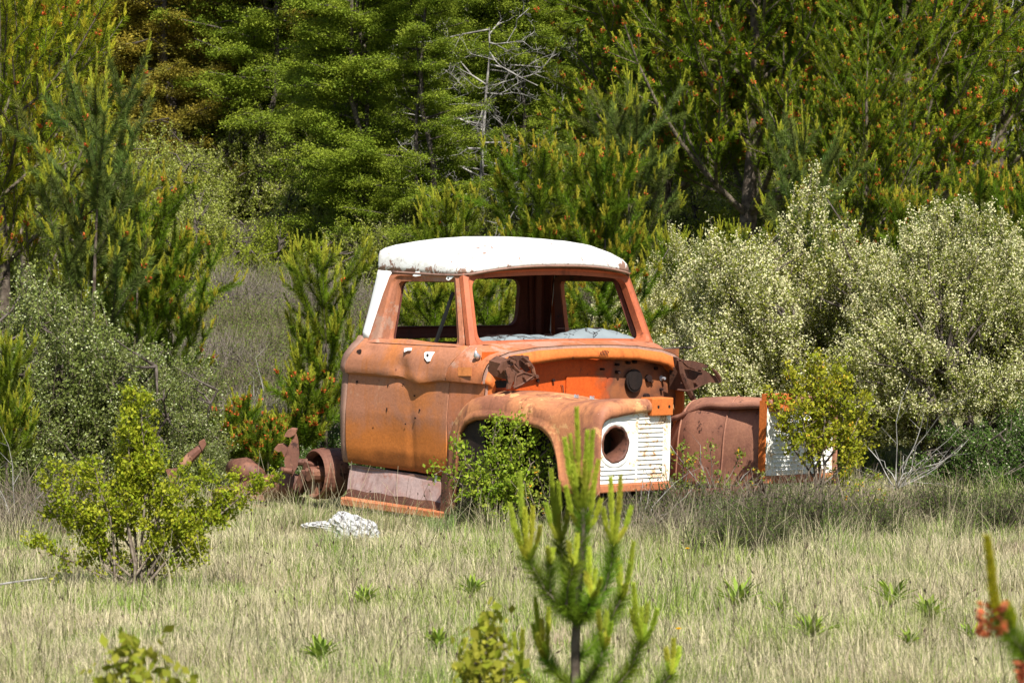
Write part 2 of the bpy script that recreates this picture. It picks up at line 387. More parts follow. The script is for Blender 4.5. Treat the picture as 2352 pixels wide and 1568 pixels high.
# ---- door (visible side) -------------------------------------------------
def door(sgn):
    ts = sorted(list(np.linspace(0, 1, 50)) + [(z - .335) / .855 for z in (.935, .9465, .9485, .9575, .9595, .966)]); nz = len(ts) - 1; nx = 44
    rows = []
    for j in range(nz + 1):
        t = ts[j]
        row = []
        for i in range(nx + 1):
            s = i / nx
            zb = .350 - .022 * s; zt = 1.197 + .004 * math.sin(s * 9) - .012 * s
            if sgn < 0: zt += .012 * math.exp(-((s - .47) / .17) ** 2) - .006 * math.exp(-((s - .2) / .1) ** 2)
            z = zb + (zt - zb) * t
            k = smooth((z - .99) / .20)
            xr = .035 + .085 * k; xf = 1.07 + .10 * k + .02 * (z < .6) * 0
            x = xr + (xf - xr) * s
            y = -prof(z)
            zz = z
            if sgn < 0:   # the dent that folds the belt crease
                zz -= .032 * math.exp(-((x - .80) / .13) ** 2) * math.exp(-((z - .965) / .07) ** 2)
                y += -.034 * math.exp(-((x - .60) / .075) ** 2 - ((z - 1.02) / .075) ** 2)
                y += .020 * math.exp(-((x - .80) / .06) ** 2 - ((z - .975) / .04) ** 2)
                y += -.018 * math.exp(-((x - .24) / .06) ** 2 - ((z - 1.12) / .03) ** 2)
                y += .010 * math.sin(x * 6 + 1) * math.exp(-((z - .5) / .2) ** 2)
                y -= .010 * math.exp(-((x - .70) / .035) ** 2) * smooth((.9 - z) / .3)
            row.append((x, sgn * y, zz))
        # rolled edges front and rear
        a, b = row[0], row[-1]
        row = [(a[0] + .006, a[1] - sgn * .03, a[2]), (a[0] + .001, a[1] - sgn * .005, a[2])] + row[:] + [(b[0] + .004, b[1] - sgn * .006, b[2]), (b[0], b[1] - sgn * .03, b[2])]
        rows.append(row)
    b0 = rows[0]; rows.insert(0, [(p[0], p[1] - sgn * .012, p[2] - .006) for p in b0]); rows.insert(0, [(p[0], p[1] - sgn * .05, p[2] - .004) for p in b0])
    tp = rows[-1]; rows.append([(p[0], p[1] - sgn * .014, p[2] + .004) for p in tp]); rows.append([(p[0], p[1] - sgn * .07, p[2] - .004) for p in tp])
    rows.append([(p[0], p[1] - sgn * .085, p[2] - .05) for p in tp])
    m = MB(); m.grid(rows)
    d = m.build('door', M['door'], TR, smooth=True)
    e_ = d.modifiers.new('edge', 'EDGE_SPLIT'); e_.split_angle = math.radians(42)
    # inner skin
    m = MB(); m.grid([[(x, sgn * y, z) for x in (.06, .6, 1.06)] for z, y in ((.36, .83), (.7, .85), (1.0, .85), (1.15, .76))])
    m.build('door_inner_panel', M['inner'], d)
    return d
dn = door(-1); df = door(1)

# window frame of a door: ring from outer to inner outline with a folded inner return
def side_window(sgn, parent):
    sf = lambda z: prof(z)
    q = lambda a, b: S(a, b, c=sf)
    oc = [q(168, 592), q(300, 203), q(672, 213), q(692, 622)]
    ic = [q(268, 598), q(338, 258), q(643, 261), q(660, 614)]
    # the lower corners continue into the sill
    def loop(c4, r, dy, g=0):
        pts = rquad([(p.x, p.z) for p in c4], r)
        cx = sum(p.x for p in pts) / len(pts); cz = sum(p.y for p in pts) / len(pts)
        out = []
        for p in pts:
            x = cx + (p.x - cx) * (1 - g); z = cz + (p.y - cz) * (1 - g)
            out.append((x, sgn * (-prof(z) - dy), z))
        return out
    ro = [.01, .085, .03, .05]; ri = [.05, .05, .02, .05]
    mid = [a.lerp(b, .45) for a, b in zip(oc, ic)]
    mid2 = [a.lerp(b, .60) for a, b in zip(oc, ic)]
    L_ = [loop(oc, ro, .03), loop(oc, ro, .0), loop(mid, [.03, .08, .03, .06], -.006), loop(mid2, [.03, .07, .03, .06], .006), loop(ic, ri, .010), loop(ic, ri, .045)]
    w_ = loops('window_frame', L_, M['cowl'] if sgn < 0 else M['frame'], parent, solid=.003)
    L2 = [loop(mid, .05, .05), loop(ic, ri, .055, .0), loop(ic, ri, .06, .02)]
    loops('window_channel', L2, M['inner'], w_, solid=.004)
    return w_
wn = side_window(-1, dn); wf = side_window(1, df)

# bits on the near door
def trim_plate(name, zx, zy, pts, mat, parent, surf=prof, dy=.004, hole=None, th=.006, tilt=0):
    c = S(zx, zy, c=surf); m = MB(); P = []
    for a, b in pts:
        p = S(zx + a, zy + b, c=surf); P.append((p.x, p.y - dy, p.z))
    m.plate(P, (0, -1, tilt), th); o = m.build(name, mat, parent, bevel=.0015)
    if hole:
        m = MB(); a, b, r = hole; Q = []
        for k in range(12):
            t = k / 12 * 6.283; p = S(zx + a + r * .8 * math.cos(t), zy + b + r * math.sin(t), c=surf); Q.append((p.x, p.y - dy - th - .0015, p.z))
        m.plate(Q, (0, 1, 0), .001); m.build('bolt_hole', M['hole'], o)
    return o
trim_plate('handle_plate', 512, 670, [(-22, -18), (-12, -24), (14, -24), (30, -22), (14, 4), (6, 26), (-6, 28), (-20, 8)], M['whiteplate'], dn, hole=(-4, -6, 8))
trim_plate('handle_plate', 405, 632, [(-20, -4), (2, -8), (18, -6), (14, 6), (-2, 6), (-20, 14)], M['whiteplate'], dn, dy=.012)
trim_plate('hinge_plate', 450, 222, [(-22, 8), (-12, -2), (-6, -14), (10, -14), (22, 0), (20, 8), (-10, 12)], M['whiteplate'], wn, dy=.006)
trim_plate('hinge_plate', 632, 240, [(-22, 8), (-18, -4), (0, -16), (18, -18), (22, -8), (4, 8), (-10, 16)], M['whiteplate'], wn, dy=.006, hole=(-10, 4, 5))
def spot(name, zx, zy, rx, ry, mat, parent, surf=prof):
    m = MB(); Q = []
    for k in range(12):
        t = k / 12 * 6.283; r = 1 + .15 * math.sin(3 * t + zx)
        p = S(zx + rx * r * math.cos(t), zy + ry * r * math.sin(t), c=surf); Q.append((p.x, p.y - .0045, p.z))
    m.plate(Q, (0, 1, 0), .003); return m.build(name, mat, parent)
spot('keyhole', 130, 643, 13, 11, M['hole'], dn)
for a, b, rx, ry in ((117, 810, 5, 8), (431, 886, 4, 5), (280, 960, 3, 10), (459, 964, 4, 6), (435, 1008, 4, 6), (382, 1040, 3, 4), (205, 1060, 3, 3), (286, 830, 3, 6), (368, 822, 3, 4)):
    spot('bullet_hole', a, b, rx, ry, M['hole'], dn)
patch_m = rustmat('fresh_orange_patch', (.60, .21, .06), (.58, .19, .05), (.25, .08, .03), .5, .3, seed=20)
trim_plate('paint_patch', 708, 755, [(-38, -24), (36, -24), (36, 22), (-38, 22)], patch_m, TR, dy=.003, th=.0015)

# ---- rear corner panel and cab back --------------------------------------
for sgn in (-1, 1):
    rows = []
    for j in range(31):
        z = .345 + (1.205 - .345) * j / 30; k = float(smooth((z - .99) / .20)) * .085
        y = -prof(z); y = min(y, .925)
        rows.append([(.030 + k, sgn * (y - .03), z), (.028 + k, sgn * (y - .002), z), (.0 + k, sgn * y, z), (-.03 + k, sgn * (y - .004), z), (-.058 + k * .9, sgn * (y - .022), z), (-.075 + k * .8, sgn * (y - .055), z), (-.082 + k * .7, sgn * (y - .12), z)])
    m = MB(); m.grid(rows); m.build('rear_corner_panel', M['corner'], TR, smooth=True, solid=.003, offset=-sgn)
# white C pillar, wraps to the back
for sgn in (-1, 1):
    rows = []
    for j in range(13):
        t = j / 12; z = 1.195 + (1.652 - 1.195) * t; y = -prof(z)
        pf = S(172 + (306 - 172) * t, 590 - (590 - 200) * t, c=prof); pb = S(127 + (226 - 127) * t ** .9, 585 - (585 - 190) * t, c=prof)
        y = -prof(z); r = pb.x
        rows.append([(pf.x + .012, sgn * (y - .02), z), (pf.x, sgn * (y + .004), z), (pb.x + .02, sgn * (y + .004), z), (r + .004, sgn * (y - .006), z), (r - .010, sgn * (y - .03), z), (r - .02, sgn * (y - .10), z)])
    m = MB(); m.grid(rows); m.build('corner_pillar', M['white'], TR, smooth=True, solid=.003, offset=-sgn)
    m = MB(); m.grid([[(x + (.014 if i > 2 else .0), y - sgn * .016, z) for i, (x, y, z) in enumerate(r)] for r in rows]); m.build('pillar_lining', M['inner'], TR, smooth=True)
def backx(z): return .03 + (z - 1.19) / .47 * .085
oc = [(-.80, 1.18), (-.72, 1.665), (.72, 1.665), (.80, 1.18)]
ic = [(-.60, 1.262), (-.575, 1.590), (.575, 1.590), (.60, 1.262)]
md = [(a[0] * .2 + b[0] * .8, a[1] * .2 + b[1] * .8) for a, b in zip(oc, ic)]
def bl(c4, r, dx): return [(backx(p.y) + dx, p.x, p.y) for p in rquad(c4, r)]
cb = loops('cab_back', [bl(oc, [.02, .06, .06, .02], 0), bl(md, .09, 0), bl(ic, .085, .012), bl(ic, .085, -.02)], M['inner'], TR, solid=.004, offset=0)
m = MB(); m.grid([[(-.07, y, z) for y in np.linspace(-.80, .80, 9)] for z in (.35, .6, .9, 1.0, 1.10, 1.15)])
for z in (.62, .80, 1.13, 1.20): m.box((-.055 if z < 1.15 else .03, 0, z), (.02, 1.5, .02))
m.build('back_panel', M['inner'], TR)
# inner wall of the cab behind the seat, floor, and inner roof posts
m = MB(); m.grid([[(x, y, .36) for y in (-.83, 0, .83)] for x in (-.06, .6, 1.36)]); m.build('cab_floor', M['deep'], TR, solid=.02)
for sgn in (-1, 1):
    for j in range(1):
        m = MB(); m.tube([(.10, sgn * .77, 1.19), (.17, sgn * .70, 1.63)], .035, 6); m.build('inner_post', M['inner'], TR)

# ---- roof ------------------------------------------------------------------
def rim(g, z0, zf):
    out = []
    c4 = [(.112, -.755), (.112, .755), (1.06, .766), (1.06, -.766)]
    pts = rquad(c4, [.055, .055, .14, .14], 10)
    P2 = []
    for i, p in enumerate(pts):     # resample long edges
        P2.append(p); q = pts[(i + 1) % len(pts)]
        d = (q - p).length
        if d > .2:
            for k in range(1, 12): P2.append(p.lerp(q, k / 12))
    for p in P2:
        x, y = p
        fx = smooth((x - .75) / .35)
        x = x + .10 * float(fx) * (1 - (y / .8) ** 2)          # bowed visor edge
        front = float(smooth((x - .2) / .9))
        zr = 1.650 + .078 * float(fx) * (1 - (abs(y) / .8) ** 2.5)
        e_ = float(smooth(g / .75)); zr = zr * (1 - e_) + 1.672 * e_
        cx, cy = .58, 0
        x2 = cx + (x - cx) * (1 - g * 1.15 / .78 * .62); y2 = cy + (y - cy) * (1 - g)
        out.append((x2, y2, zr + z0 * (1 - front) + zf * front))
    return out
def rimL(g, a, b, cl=0.0):
    L_ = rim(g, a, b); return L_
lev = [(.012, -.004, -.004), (0, .0, .0), (0, .035, .014), (.002, .100, .032), (.012, .130, .052), (.05, .150, .085), (.14, .172, .122), (.30, .192, .168), (.48, .207, .195), (.70, .217, .212), (.9, .221, .221)]
LL = [rim(*l) for l in lev]
# flatten the rim's own curvature toward the crown
for k, L_ in enumerate(LL):
    g = lev[k][0]
    LL[k] = [(x, y, z) for x, y, z in L_]
roof = loops('roof', LL, M['roof'], TR, cap=True, smooth=True)
HL = [[(x * .985 + .009, y * .985, min(z - .022, 1.80)) for x, y, z in rim(*l)] for l in lev[1:]]
loops('headliner', HL, M['beige'], TR, cap=True, smooth=True)
rl = rim(-.003, -.006, -.010); k0 = max(range(len(rl)), key=lambda i: -rl[i][0] * 10 + rl[i][1] * .0); rl = rl[k0:] + rl[:k0]; rl = [p for p in rl if p[0] > .27]
m = MB(); m.tube(rl, .007, 6); m.build('drip_rail', M['corner'], roof, smooth=True)

# ---- windshield frame -------------------------------------------------------
def wx(y, z):
    t = (z - 1.19) / .48; b = 1.27 - .07 * (y / .8) ** 2; h = 1.105 - .095 * (y / .75) ** 2
    return b + (h - b) * t
def wl(c4, r, dx, bow=.0):
    out = []
    for p in rquad(c4, r, 8):
        y, z = p
        z2 = z + bow * (1 - (y / .75) ** 2) * (1 if z > 1.4 else .5)
        out.append((wx(y, z2) + dx, y, z2))
    return out
def dens(c4, n=6):   # add points along the long edges by splitting is done in wl via bow on dense loops
    return c4
def wl2(c4, r, dx, bt, bb):
    base = rquad(c4, r, 8); out = []
    for i, p in enumerate(base):
        q = base[(i + 1) % len(base)]; out.append(p)
        if (q - p).length > .12 or i % 9 == 8:
            for k in range(1, 12): out.append(p.lerp(q, k / 12))
    res = []
    for p in out:
        y, z = p; z2 = z + (bt if z > 1.42 else bb) * max(0, 1 - (y / .75) ** 2) * float(smooth(abs(z - 1.42) / .15))
        res.append((wx(y, z2) + dx, y, z2))
    return res
o4 = [(-.835, 1.175), (-.752, 1.665), (.752, 1.665), (.835, 1.175)]
m4 = [(-.800, 1.195), (-.728, 1.652), (.728, 1.652), (.800, 1.195)]
m5 = [(-.785, 1.203), (-.715, 1.642), (.715, 1.642), (.785, 1.203)]
i4 = [(-.762, 1.214), (-.700, 1.618), (.700, 1.618), (.762, 1.214)]
wsf = loops('windshield_frame', [wl2(o4, .03, -.04, .045, .01), wl2(o4, .03, -.004, .045, .01), wl2(m4, .05, .006, .040, .012), wl2(m5, .06, -.010, .038, .012), wl2(i4, .07, -.012, .036, .012), wl2(i4, .07, -.07, .036, .012)], M['frame'], TR, solid=.003, smooth=False)

# ---- cowl -------------------------------------------------------------------
sA = [(-.862, .31), (-.905, .45), (-.925, .70), (-.908, .92), (-.903, .948), (-.938, .958), (-.948, .99), (-.940, 1.05), (-.922, 1.10), (-.888, 1.15), (-.838, 1.192), (-.80, 1.200), (-.70, 1.206), (-.46, 1.216), (-.2, 1.222), (0, 1.224)]
sB = [(-.862, .31), (-.905, .45), (-.920, .70), (-.902, .92), (-.897, .948), (-.930, .958), (-.928, .985), (-.922, 1.015), (-.910, 1.045), (-.890, 1.078), (-.858, 1.104), (-.815, 1.127), (-.701, 1.160), (-.46, 1.188), (-.2, 1.198), (0, 1.200)]
def section(t, x0, x1, k=0):
    e = float(smooth(t)); half = []
    for i, (a, b) in enumerate(zip(sA, sB)):
        y = a[0] + (b[0] - a[0]) * e; z = a[1] + (b[1] - a[1]) * e
        fwd = .085 * float(smooth((1.0 - (z - .98) / .2))) * 0
        xo = .10 * float(smooth((z - .99) / .20)) * (1 - t)           # follows the door's front edge
        half.append((x0 + (x1 - x0) * t + xo, y, z))
    return half + [(x, -y, z) for x, y, z in half[-2::-1]]
cow = loops('cowl', [[(x, y * .965, z) for x, y, z in section(0, 1.085, 1.42)]] + [section(t, 1.082, 1.42) for t in np.linspace(0, 1, 9)], M['cowl'], TR, close=False, smooth=True)
md_ = cow.modifiers.new('edge', 'EDGE_SPLIT'); md_.split_angle = math.radians(38)
# front flange of the cowl: groove, then orange band turning down
sec = section(1, 1.08, 1.42)
def inset(s, k, dx):
    out = []
    for x, y, z in s:
        r = max(0, 1 - k / max(.001, math.hypot(y, .35)))
        out.append((x + dx, y * (1 - k * .9), z - k * (.9 if z > 1.0 else .0)))
    return out
N = len(sec)
inner_arch = [(-.862, .31), (-.868, .45), (-.868, .70), (-.862, .86), (-.858, .89), (-.850, .925), (-.838, .950), (-.815, .975), (-.790, .998), (-.762, 1.018), (-.730, 1.036), (-.69, 1.052), (-.60, 1.074), (-.42, 1.093), (-.2, 1.103), (0, 1.106)]
ia = [(1.462, y, z) for y, z in inner_arch]; ia = ia + [(x, -y, z) for x, y, z in ia[-2::-1]]
ia = [(x, y, z + .004 * math.sin(i * 2.3) + .003 * math.sin(i * 5.1)) for i, (x, y, z) in enumerate(ia)]
groove = [inset(sec, .004, .004), inset(sec, .012, .006), inset(sec, .022, .012), inset(sec, .026, .022)]
gr = loops('hood_seal_groove', groove[:3], M['corner'], TR, close=False)
upper = inset(sec, .024, .018)
b1 = [((a[0] * .7 + b[0] * .3) + .014, a[1] * .75 + b[1] * .25, a[2] * .75 + b[2] * .25) for a, b in zip(upper, ia)]
b2 = [((a[0] * .4 + b[0] * .6) + .016, a[1] * .4 + b[1] * .6, a[2] * .4 + b[2] * .6) for a, b in zip(upper, ia)]
ib = [(x - .10, y * .995, z + .003) for x, y, z in ia]
band = loops('cowl_band', [groove[2], upper, b1, b2, [(x + .008, y, z) for x, y, z in ia], [(x, y * .995, z + .004) for x, y, z in ia], ib], M['band'], TR, close=False, smooth=True)
# louvre in the band
m = MB()
c0 = S(1465, 651, 'x', 1.475)
for k in range(6):
    dy = (k - 2.5) * .0135; h = math.sqrt(max(0, 1 - ((k - 2.5) / 3.1) ** 2)) * .036
    m.box((c0.x + .006, c0.y + dy, c0.z), (.003, .0055, h), (math.radians(-22), 0, 0))
m.build('louvre', M['hole'], band)
# firewall
def fw(y0, y1, name, mat):
    rows = []
    for z in np.linspace(.34, 1.16, 18):
        r = []
        for y in np.linspace(y0, y1, 40):
            dx = .010 * math.sin(y * 5 + z * 3) + .03 * float(smooth((y - .19) / .03)) - .02 * float(smooth((.80 - z) / .1))
            r.append((1.362 + dx, y, z))
        rows.append(r)
    m = MB(); m.grid(rows); return m.build(name, mat, TR, smooth=True)
f1 = f2 = fw(-.875, .875, 'firewall', M['firewall'])
m = MB(); a = S(1255, 782, 'x', 1.37); b = S(1468, 900, 'x', 1.37)
pts = rquad([(a.y, a.z), (b.y, a.z), (b.y, b.z), (a.y, b.z)], .02, 3)
m.plate([(1.362, p.x, p.y) for p in pts], (1, 0, 0), .022); m.build('firewall_panel', M['firewall'], f1, bevel=.006)
c0 = S(1615, 802, 'x', 1.38); m = MB()
for r0, r1, t0, t1 in ((.074, .074, 0, .012), (.060, .060, .012, .018)):
    m.plate([(1.400 + t0, c0.y + r0 * math.cos(k / 24 * 6.283), c0.z + r0 * 1.05 * math.sin(k / 24 * 6.283)) for k in range(24)], (1, 0, 0), t1 - t0 + .002)
m.build('cover_plate', M['deep'], f2)
for a, b, r in ((1535, 757, .012), (1590, 705, .010), (1530, 715, .009), (1740, 735, .012), (1700, 790, .024), (1690, 888, .020), (1450, 740, .008), (1105, 803, .011), (1190, 802, .010), (1625, 700, .012), (1770, 850, .01)):
    c0 = S(a, b, 'x', 1.385); m = MB()
    m.plate([(1.379, c0.y + r * math.cos(k / 12 * 6.283), c0.z + r * math.sin(k / 12 * 6.283)) for k in range(12)], (1, 0, 0), .035 if a > 1440 else .012); m.build('firewall_hole', M['hole'], f2 if a > 1300 else f1)
c0 = S(1782, 790, 'x', 1.40); m = MB(); m.tube([(1.36, c0.y, c0.z), (1.40, c0.y, c0.z)], .018, 12); m.tube([(1.40, c0.y, c0.z), (1.43, c0.y, c0.z)], .010, 8); m.build('steel_plug', M['chrome'], f2)
m = MB(); c0 = S(1240, 830, 'x', 1.39); m.tube([c0 + Vector((-.02, 0, 0)), c0, c0 + Vector((.0, .012, -.06))], .004, 5); c0 = S(1722, 805, 'x', 1.40); m.tube([c0 + Vector((-.02, 0, 0)), c0 + Vector((.01, .01, -.005))], .012, 7); m.build('cable_stub', M['hinge'], f1)
# rubber bumper under the left hinge
c0 = S(901, 822, 'x', 1.475); m = MB()
pts = rquad([(c0.y - .05, c0.z + .022), (c0.y + .05, c0.z + .022), (c0.y + .035, c0.z - .024), (c0.y - .035, c0.z - .024)], .008, 3)
m.plate([(1.472, p.x, p.y) for p in pts], (1, 0, 0), .014); m.build('rubber_bumper', M['black'], TR)
# radio-aerial base cone on the cowl corner
c0 = S(766, 660, c=lambda z: -.90); m = MB()
m.tube([c0 + Vector((0, .02, -.02)), c0 + Vector((0, 0, -.004)), c0 + Vector((.002, -.005, .014)), c0 + Vector((.003, -.006, .026))], [.021, .019, .009, .003], 12); m.tube([c0 + Vector((.003, -.006, .02)), c0 + Vector((.0, 0, .045))], .0015, 5); m.build('aerial_base', M['chrome'], TR, smooth=True)
# dash pads
def pad(y0, y1, h, xc, zb, w, name, ph):
    rows = []
    for i in range(25):
        t = i / 24; y = y0 + (y1 - y0) * t; hh = h * (math.sin(math.pi * min(1, max(0, t * .94 + .03))) ** .55)
        rows.append([(xc + w * math.cos(a), y, zb + hh * math.sin(a) + .004 * math.sin(t * 40 + ph) * math.sin(a)) for a in np.linspace(0, math.pi, 11)])
    m = MB(); m.grid(rows); return m.build(name, M['dash'], TR, smooth=True)
p1 = pad(-.73, .20, .062, 1.06, 1.190, .15, 'dash_pad', 0)
p2 = pad(.10, .80, .10, .98, 1.185, .14, 'dash_pad', 2)
m = MB(); rnd = random.Random(5)
for k in range(26):       # cracks
    if k < 16: y = rnd.uniform(-.6, .15); xc, w_, hh, base = 1.06, .15, .062, 1.190
    else: y = rnd.uniform(.18, .6); xc, w_, hh, base = .98, .14, .10, 1.185
    a0 = rnd.uniform(.3, 1.2); P = []
    for q in range(4):
        a_ = a0 + q * .16; P.append((xc + w_ * math.cos(a_) * 1.0, y + q * rnd.uniform(-.03, .035), base + hh * math.sin(a_) * .99 + .003))
    m.tube(P, .0018, 4)
m.build('pad_crack', M['hole'], p1)
m = MB(); c0 = S(1385, 577, 'x', 1.11); m.plate([(c0.x + .0, c0.y - .05, c0.z - .008), (c0.x, c0.y + .05, c0.z - .014), (c0.x - .03, c0.y + .03, c0.z + .012), (c0.x - .03, c0.y - .035, c0.z + .012)], (0, 0, 1), .004); m.build('torn_padding', M['whiteplate'], p2)
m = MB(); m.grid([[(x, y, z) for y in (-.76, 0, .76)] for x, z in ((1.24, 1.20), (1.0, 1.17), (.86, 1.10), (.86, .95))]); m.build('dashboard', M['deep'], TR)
# loose window bar behind the near window
a = S(641, 320, 'y', -.70); b = S(545, 600, 'y', -.76); m = MB(); m.tube([a, b], .013, 4); m.build('window_bar', M['black'], dn)

# ---- hood hinges ------------------------------------------------------------
def hinge(sgn, pts3, label):
    o = MB()
    for P, th in pts3: o.plate(P, (1, 0, 0), th)
    return o
def HP(x, *zz): return [S(a, b, 'x', x) for a, b in zz]
m = MB()
m.plate(HP(1.56, (880, 745), (905, 700), (930, 690), (950, 668), (985, 680), (960, 720), (940, 750), (925, 775), (905, 745), (890, 765)), (1, 0, 0), .02)
m.plate(HP(1.60, (940, 672), (975, 665), (1045, 668), (1048, 690), (1010, 705), (975, 690)), (1, .15, 0), .014)
m.plate(HP(1.64, (920, 745), (940, 730), (975, 770), (1000, 800), (960, 810), (945, 850), (930, 850), (935, 815)), (1, 0, .1), .016)
m.plate(HP(1.66, (985, 770), (1020, 752), (1085, 770), (1092, 790), (1060, 800), (1010, 830), (985, 850), (965, 835), (985, 800)), (1, 0, 0), .008)
m.tube(HP(1.66, (1015, 672), (1050, 700), (1075, 735), (1085, 780)), [.014, .016, .014, .014], 6)
m.tube(HP(1.65, (960, 715), (985, 740), (1000, 755), (1020, 752)), .012, 6)
m.tube(HP(1.67, (985, 775), (1025, 757), (1082, 776), (1015, 825), (975, 842), (985, 775)), .007, 5)
for a, b in ((1085, 780), (960, 700), (1022, 785), (1040, 715)):
    c0 = S(a, b, 'x', 1.66); m.tube([c0, c0 + Vector((.03, 0, 0))], .013, 8)
m.plate(HP(1.62, (990, 690), (1030, 700), (1058, 745), (1040, 760), (1010, 730), (1000, 745), (980, 715)), (1, -.3, .2), .01)
m.box(S(915, 735, 'x', 1.50), (.16, .10, .10), (.3, .2, .4))
m.tube([S(940, 760, 'x', 1.44), S(980, 760, 'x', 1.62)], .025, 6)
m.build('hood_hinge', M['hinge'], TR)
m = MB()
m.plate(HP(1.56, (1842, 672), (1880, 690), (1910, 690), (1985, 712), (1975, 760), (1990, 820), (1940, 852), (1880, 845), (1885, 810), (1870, 760), (1850, 725)), (1, .2, -.1), .03)
m.plate(HP(1.63, (1875, 690), (1960, 700), (2030, 722), (2028, 735), (1990, 735), (1960, 745), (1920, 730)), (1, 0, .3), .012)
m.plate(HP(1.66, (1965, 800), (2005, 745), (2030, 760), (2060, 775), (2092, 785), (2105, 802), (2092, 818), (2040, 812), (1990, 832), (1960, 850)), (1, 0, 0), .014)
m.tube(HP(1.70, (2055, 738), (2075, 755), (2092, 780), (2103, 806)), [.004, .012, .014, .006], 6)
m.tube(HP(1.68, (1868, 852), (1920, 858), (1965, 848), (1990, 832)), .007, 5)
m.tube(HP(1.62, (1880, 690), (1890, 760), (1925, 850), (1955, 905)), .022, 6)
for a, b in ((1960, 815), (1985, 745)):
    c0 = S(a, b, 'x', 1.66); m.tube([c0, c0 + Vector((.03, 0, 0))], .012, 8)
m.box(S(1895, 790, 'x', 1.50), (.16, .08, .16), (.2, .1, .2))
m.build('hood_hinge', M['hinge'], TR)

# ---- fenders and headlight panels ---------------------------------------------
def crest(x): return float(np.interp(x, [1.09, 1.14, 1.18, 1.25, 1.32, 1.42, 1.55, 1.81, 2.0, 2.15, 2.3, 2.5, 2.7], [.66, .765, .818, .860, .886, .904, .917, .921, .908, .893, .900, .920, .930]))
def arch(x): return float(np.interp(x, [1.05, 1.22, 1.228, 1.26, 1.32, 1.42, 1.60, 1.87, 2.09, 2.17, 2.235, 2.28, 2.31, 2.33, 2.36, 2.7], [.10, .11, .52, .63, .69, .724, .741, .728, .712, .686, .635, .560, .480, .36, .33, .33]))
def yo(x): return float(np.interp(x, [1.05, 1.25, 1.6, 2.1, 2.45, 2.7], [.93, .965, 1.00, 1.03, 1.075, 1.10]))
XS = [1.09, 1.12, 1.15, 1.19, 1.218, 1.229, 1.245, 1.26, 1.29, 1.32, 1.37, 1.42, 1.5, 1.6, 1.72, 1.87, 2.0, 2.09, 2.14, 2.19, 2.235, 2.26, 2.285, 2.305, 2.325, 2.345, 2.38, 2.43, 2.5, 2.58, 2.655]
def fsec(x, off=0.0, far=False):
    c = crest(x) - off - (far and .040 + .16 * float(smooth((2.15 - x) / .6))); l = arch(x); o = yo(x) - off; yi = float(np.interp(x, [1.1, 1.4, 2.7], [.86, .60, .44]))
    h = c - l; flare = .020 * float(smooth((h) / .1)) if x > 1.22 else .0
    yc = .80 if x < 2.2 else .80
    k = min(1, h / .25)
    pts = [(o - .022, l), (o + .006, l + .006), (o + .008, l + .05 * k), (o - .010, l + .075 * k), (o - .012, l + (h - .09) * .5 + .03 * k), (o - .022, c - .095 * k), (o - .055, c - .048 * k), (o - .11, c - .018), (yc, c), (max(yi + .08, .62) if yi < .7 else .80, c - .002), (yi + .02, c - .010), (yi, c - .016), (yi, c - .05)]
    return [(x, y, z) for y, z in pts]
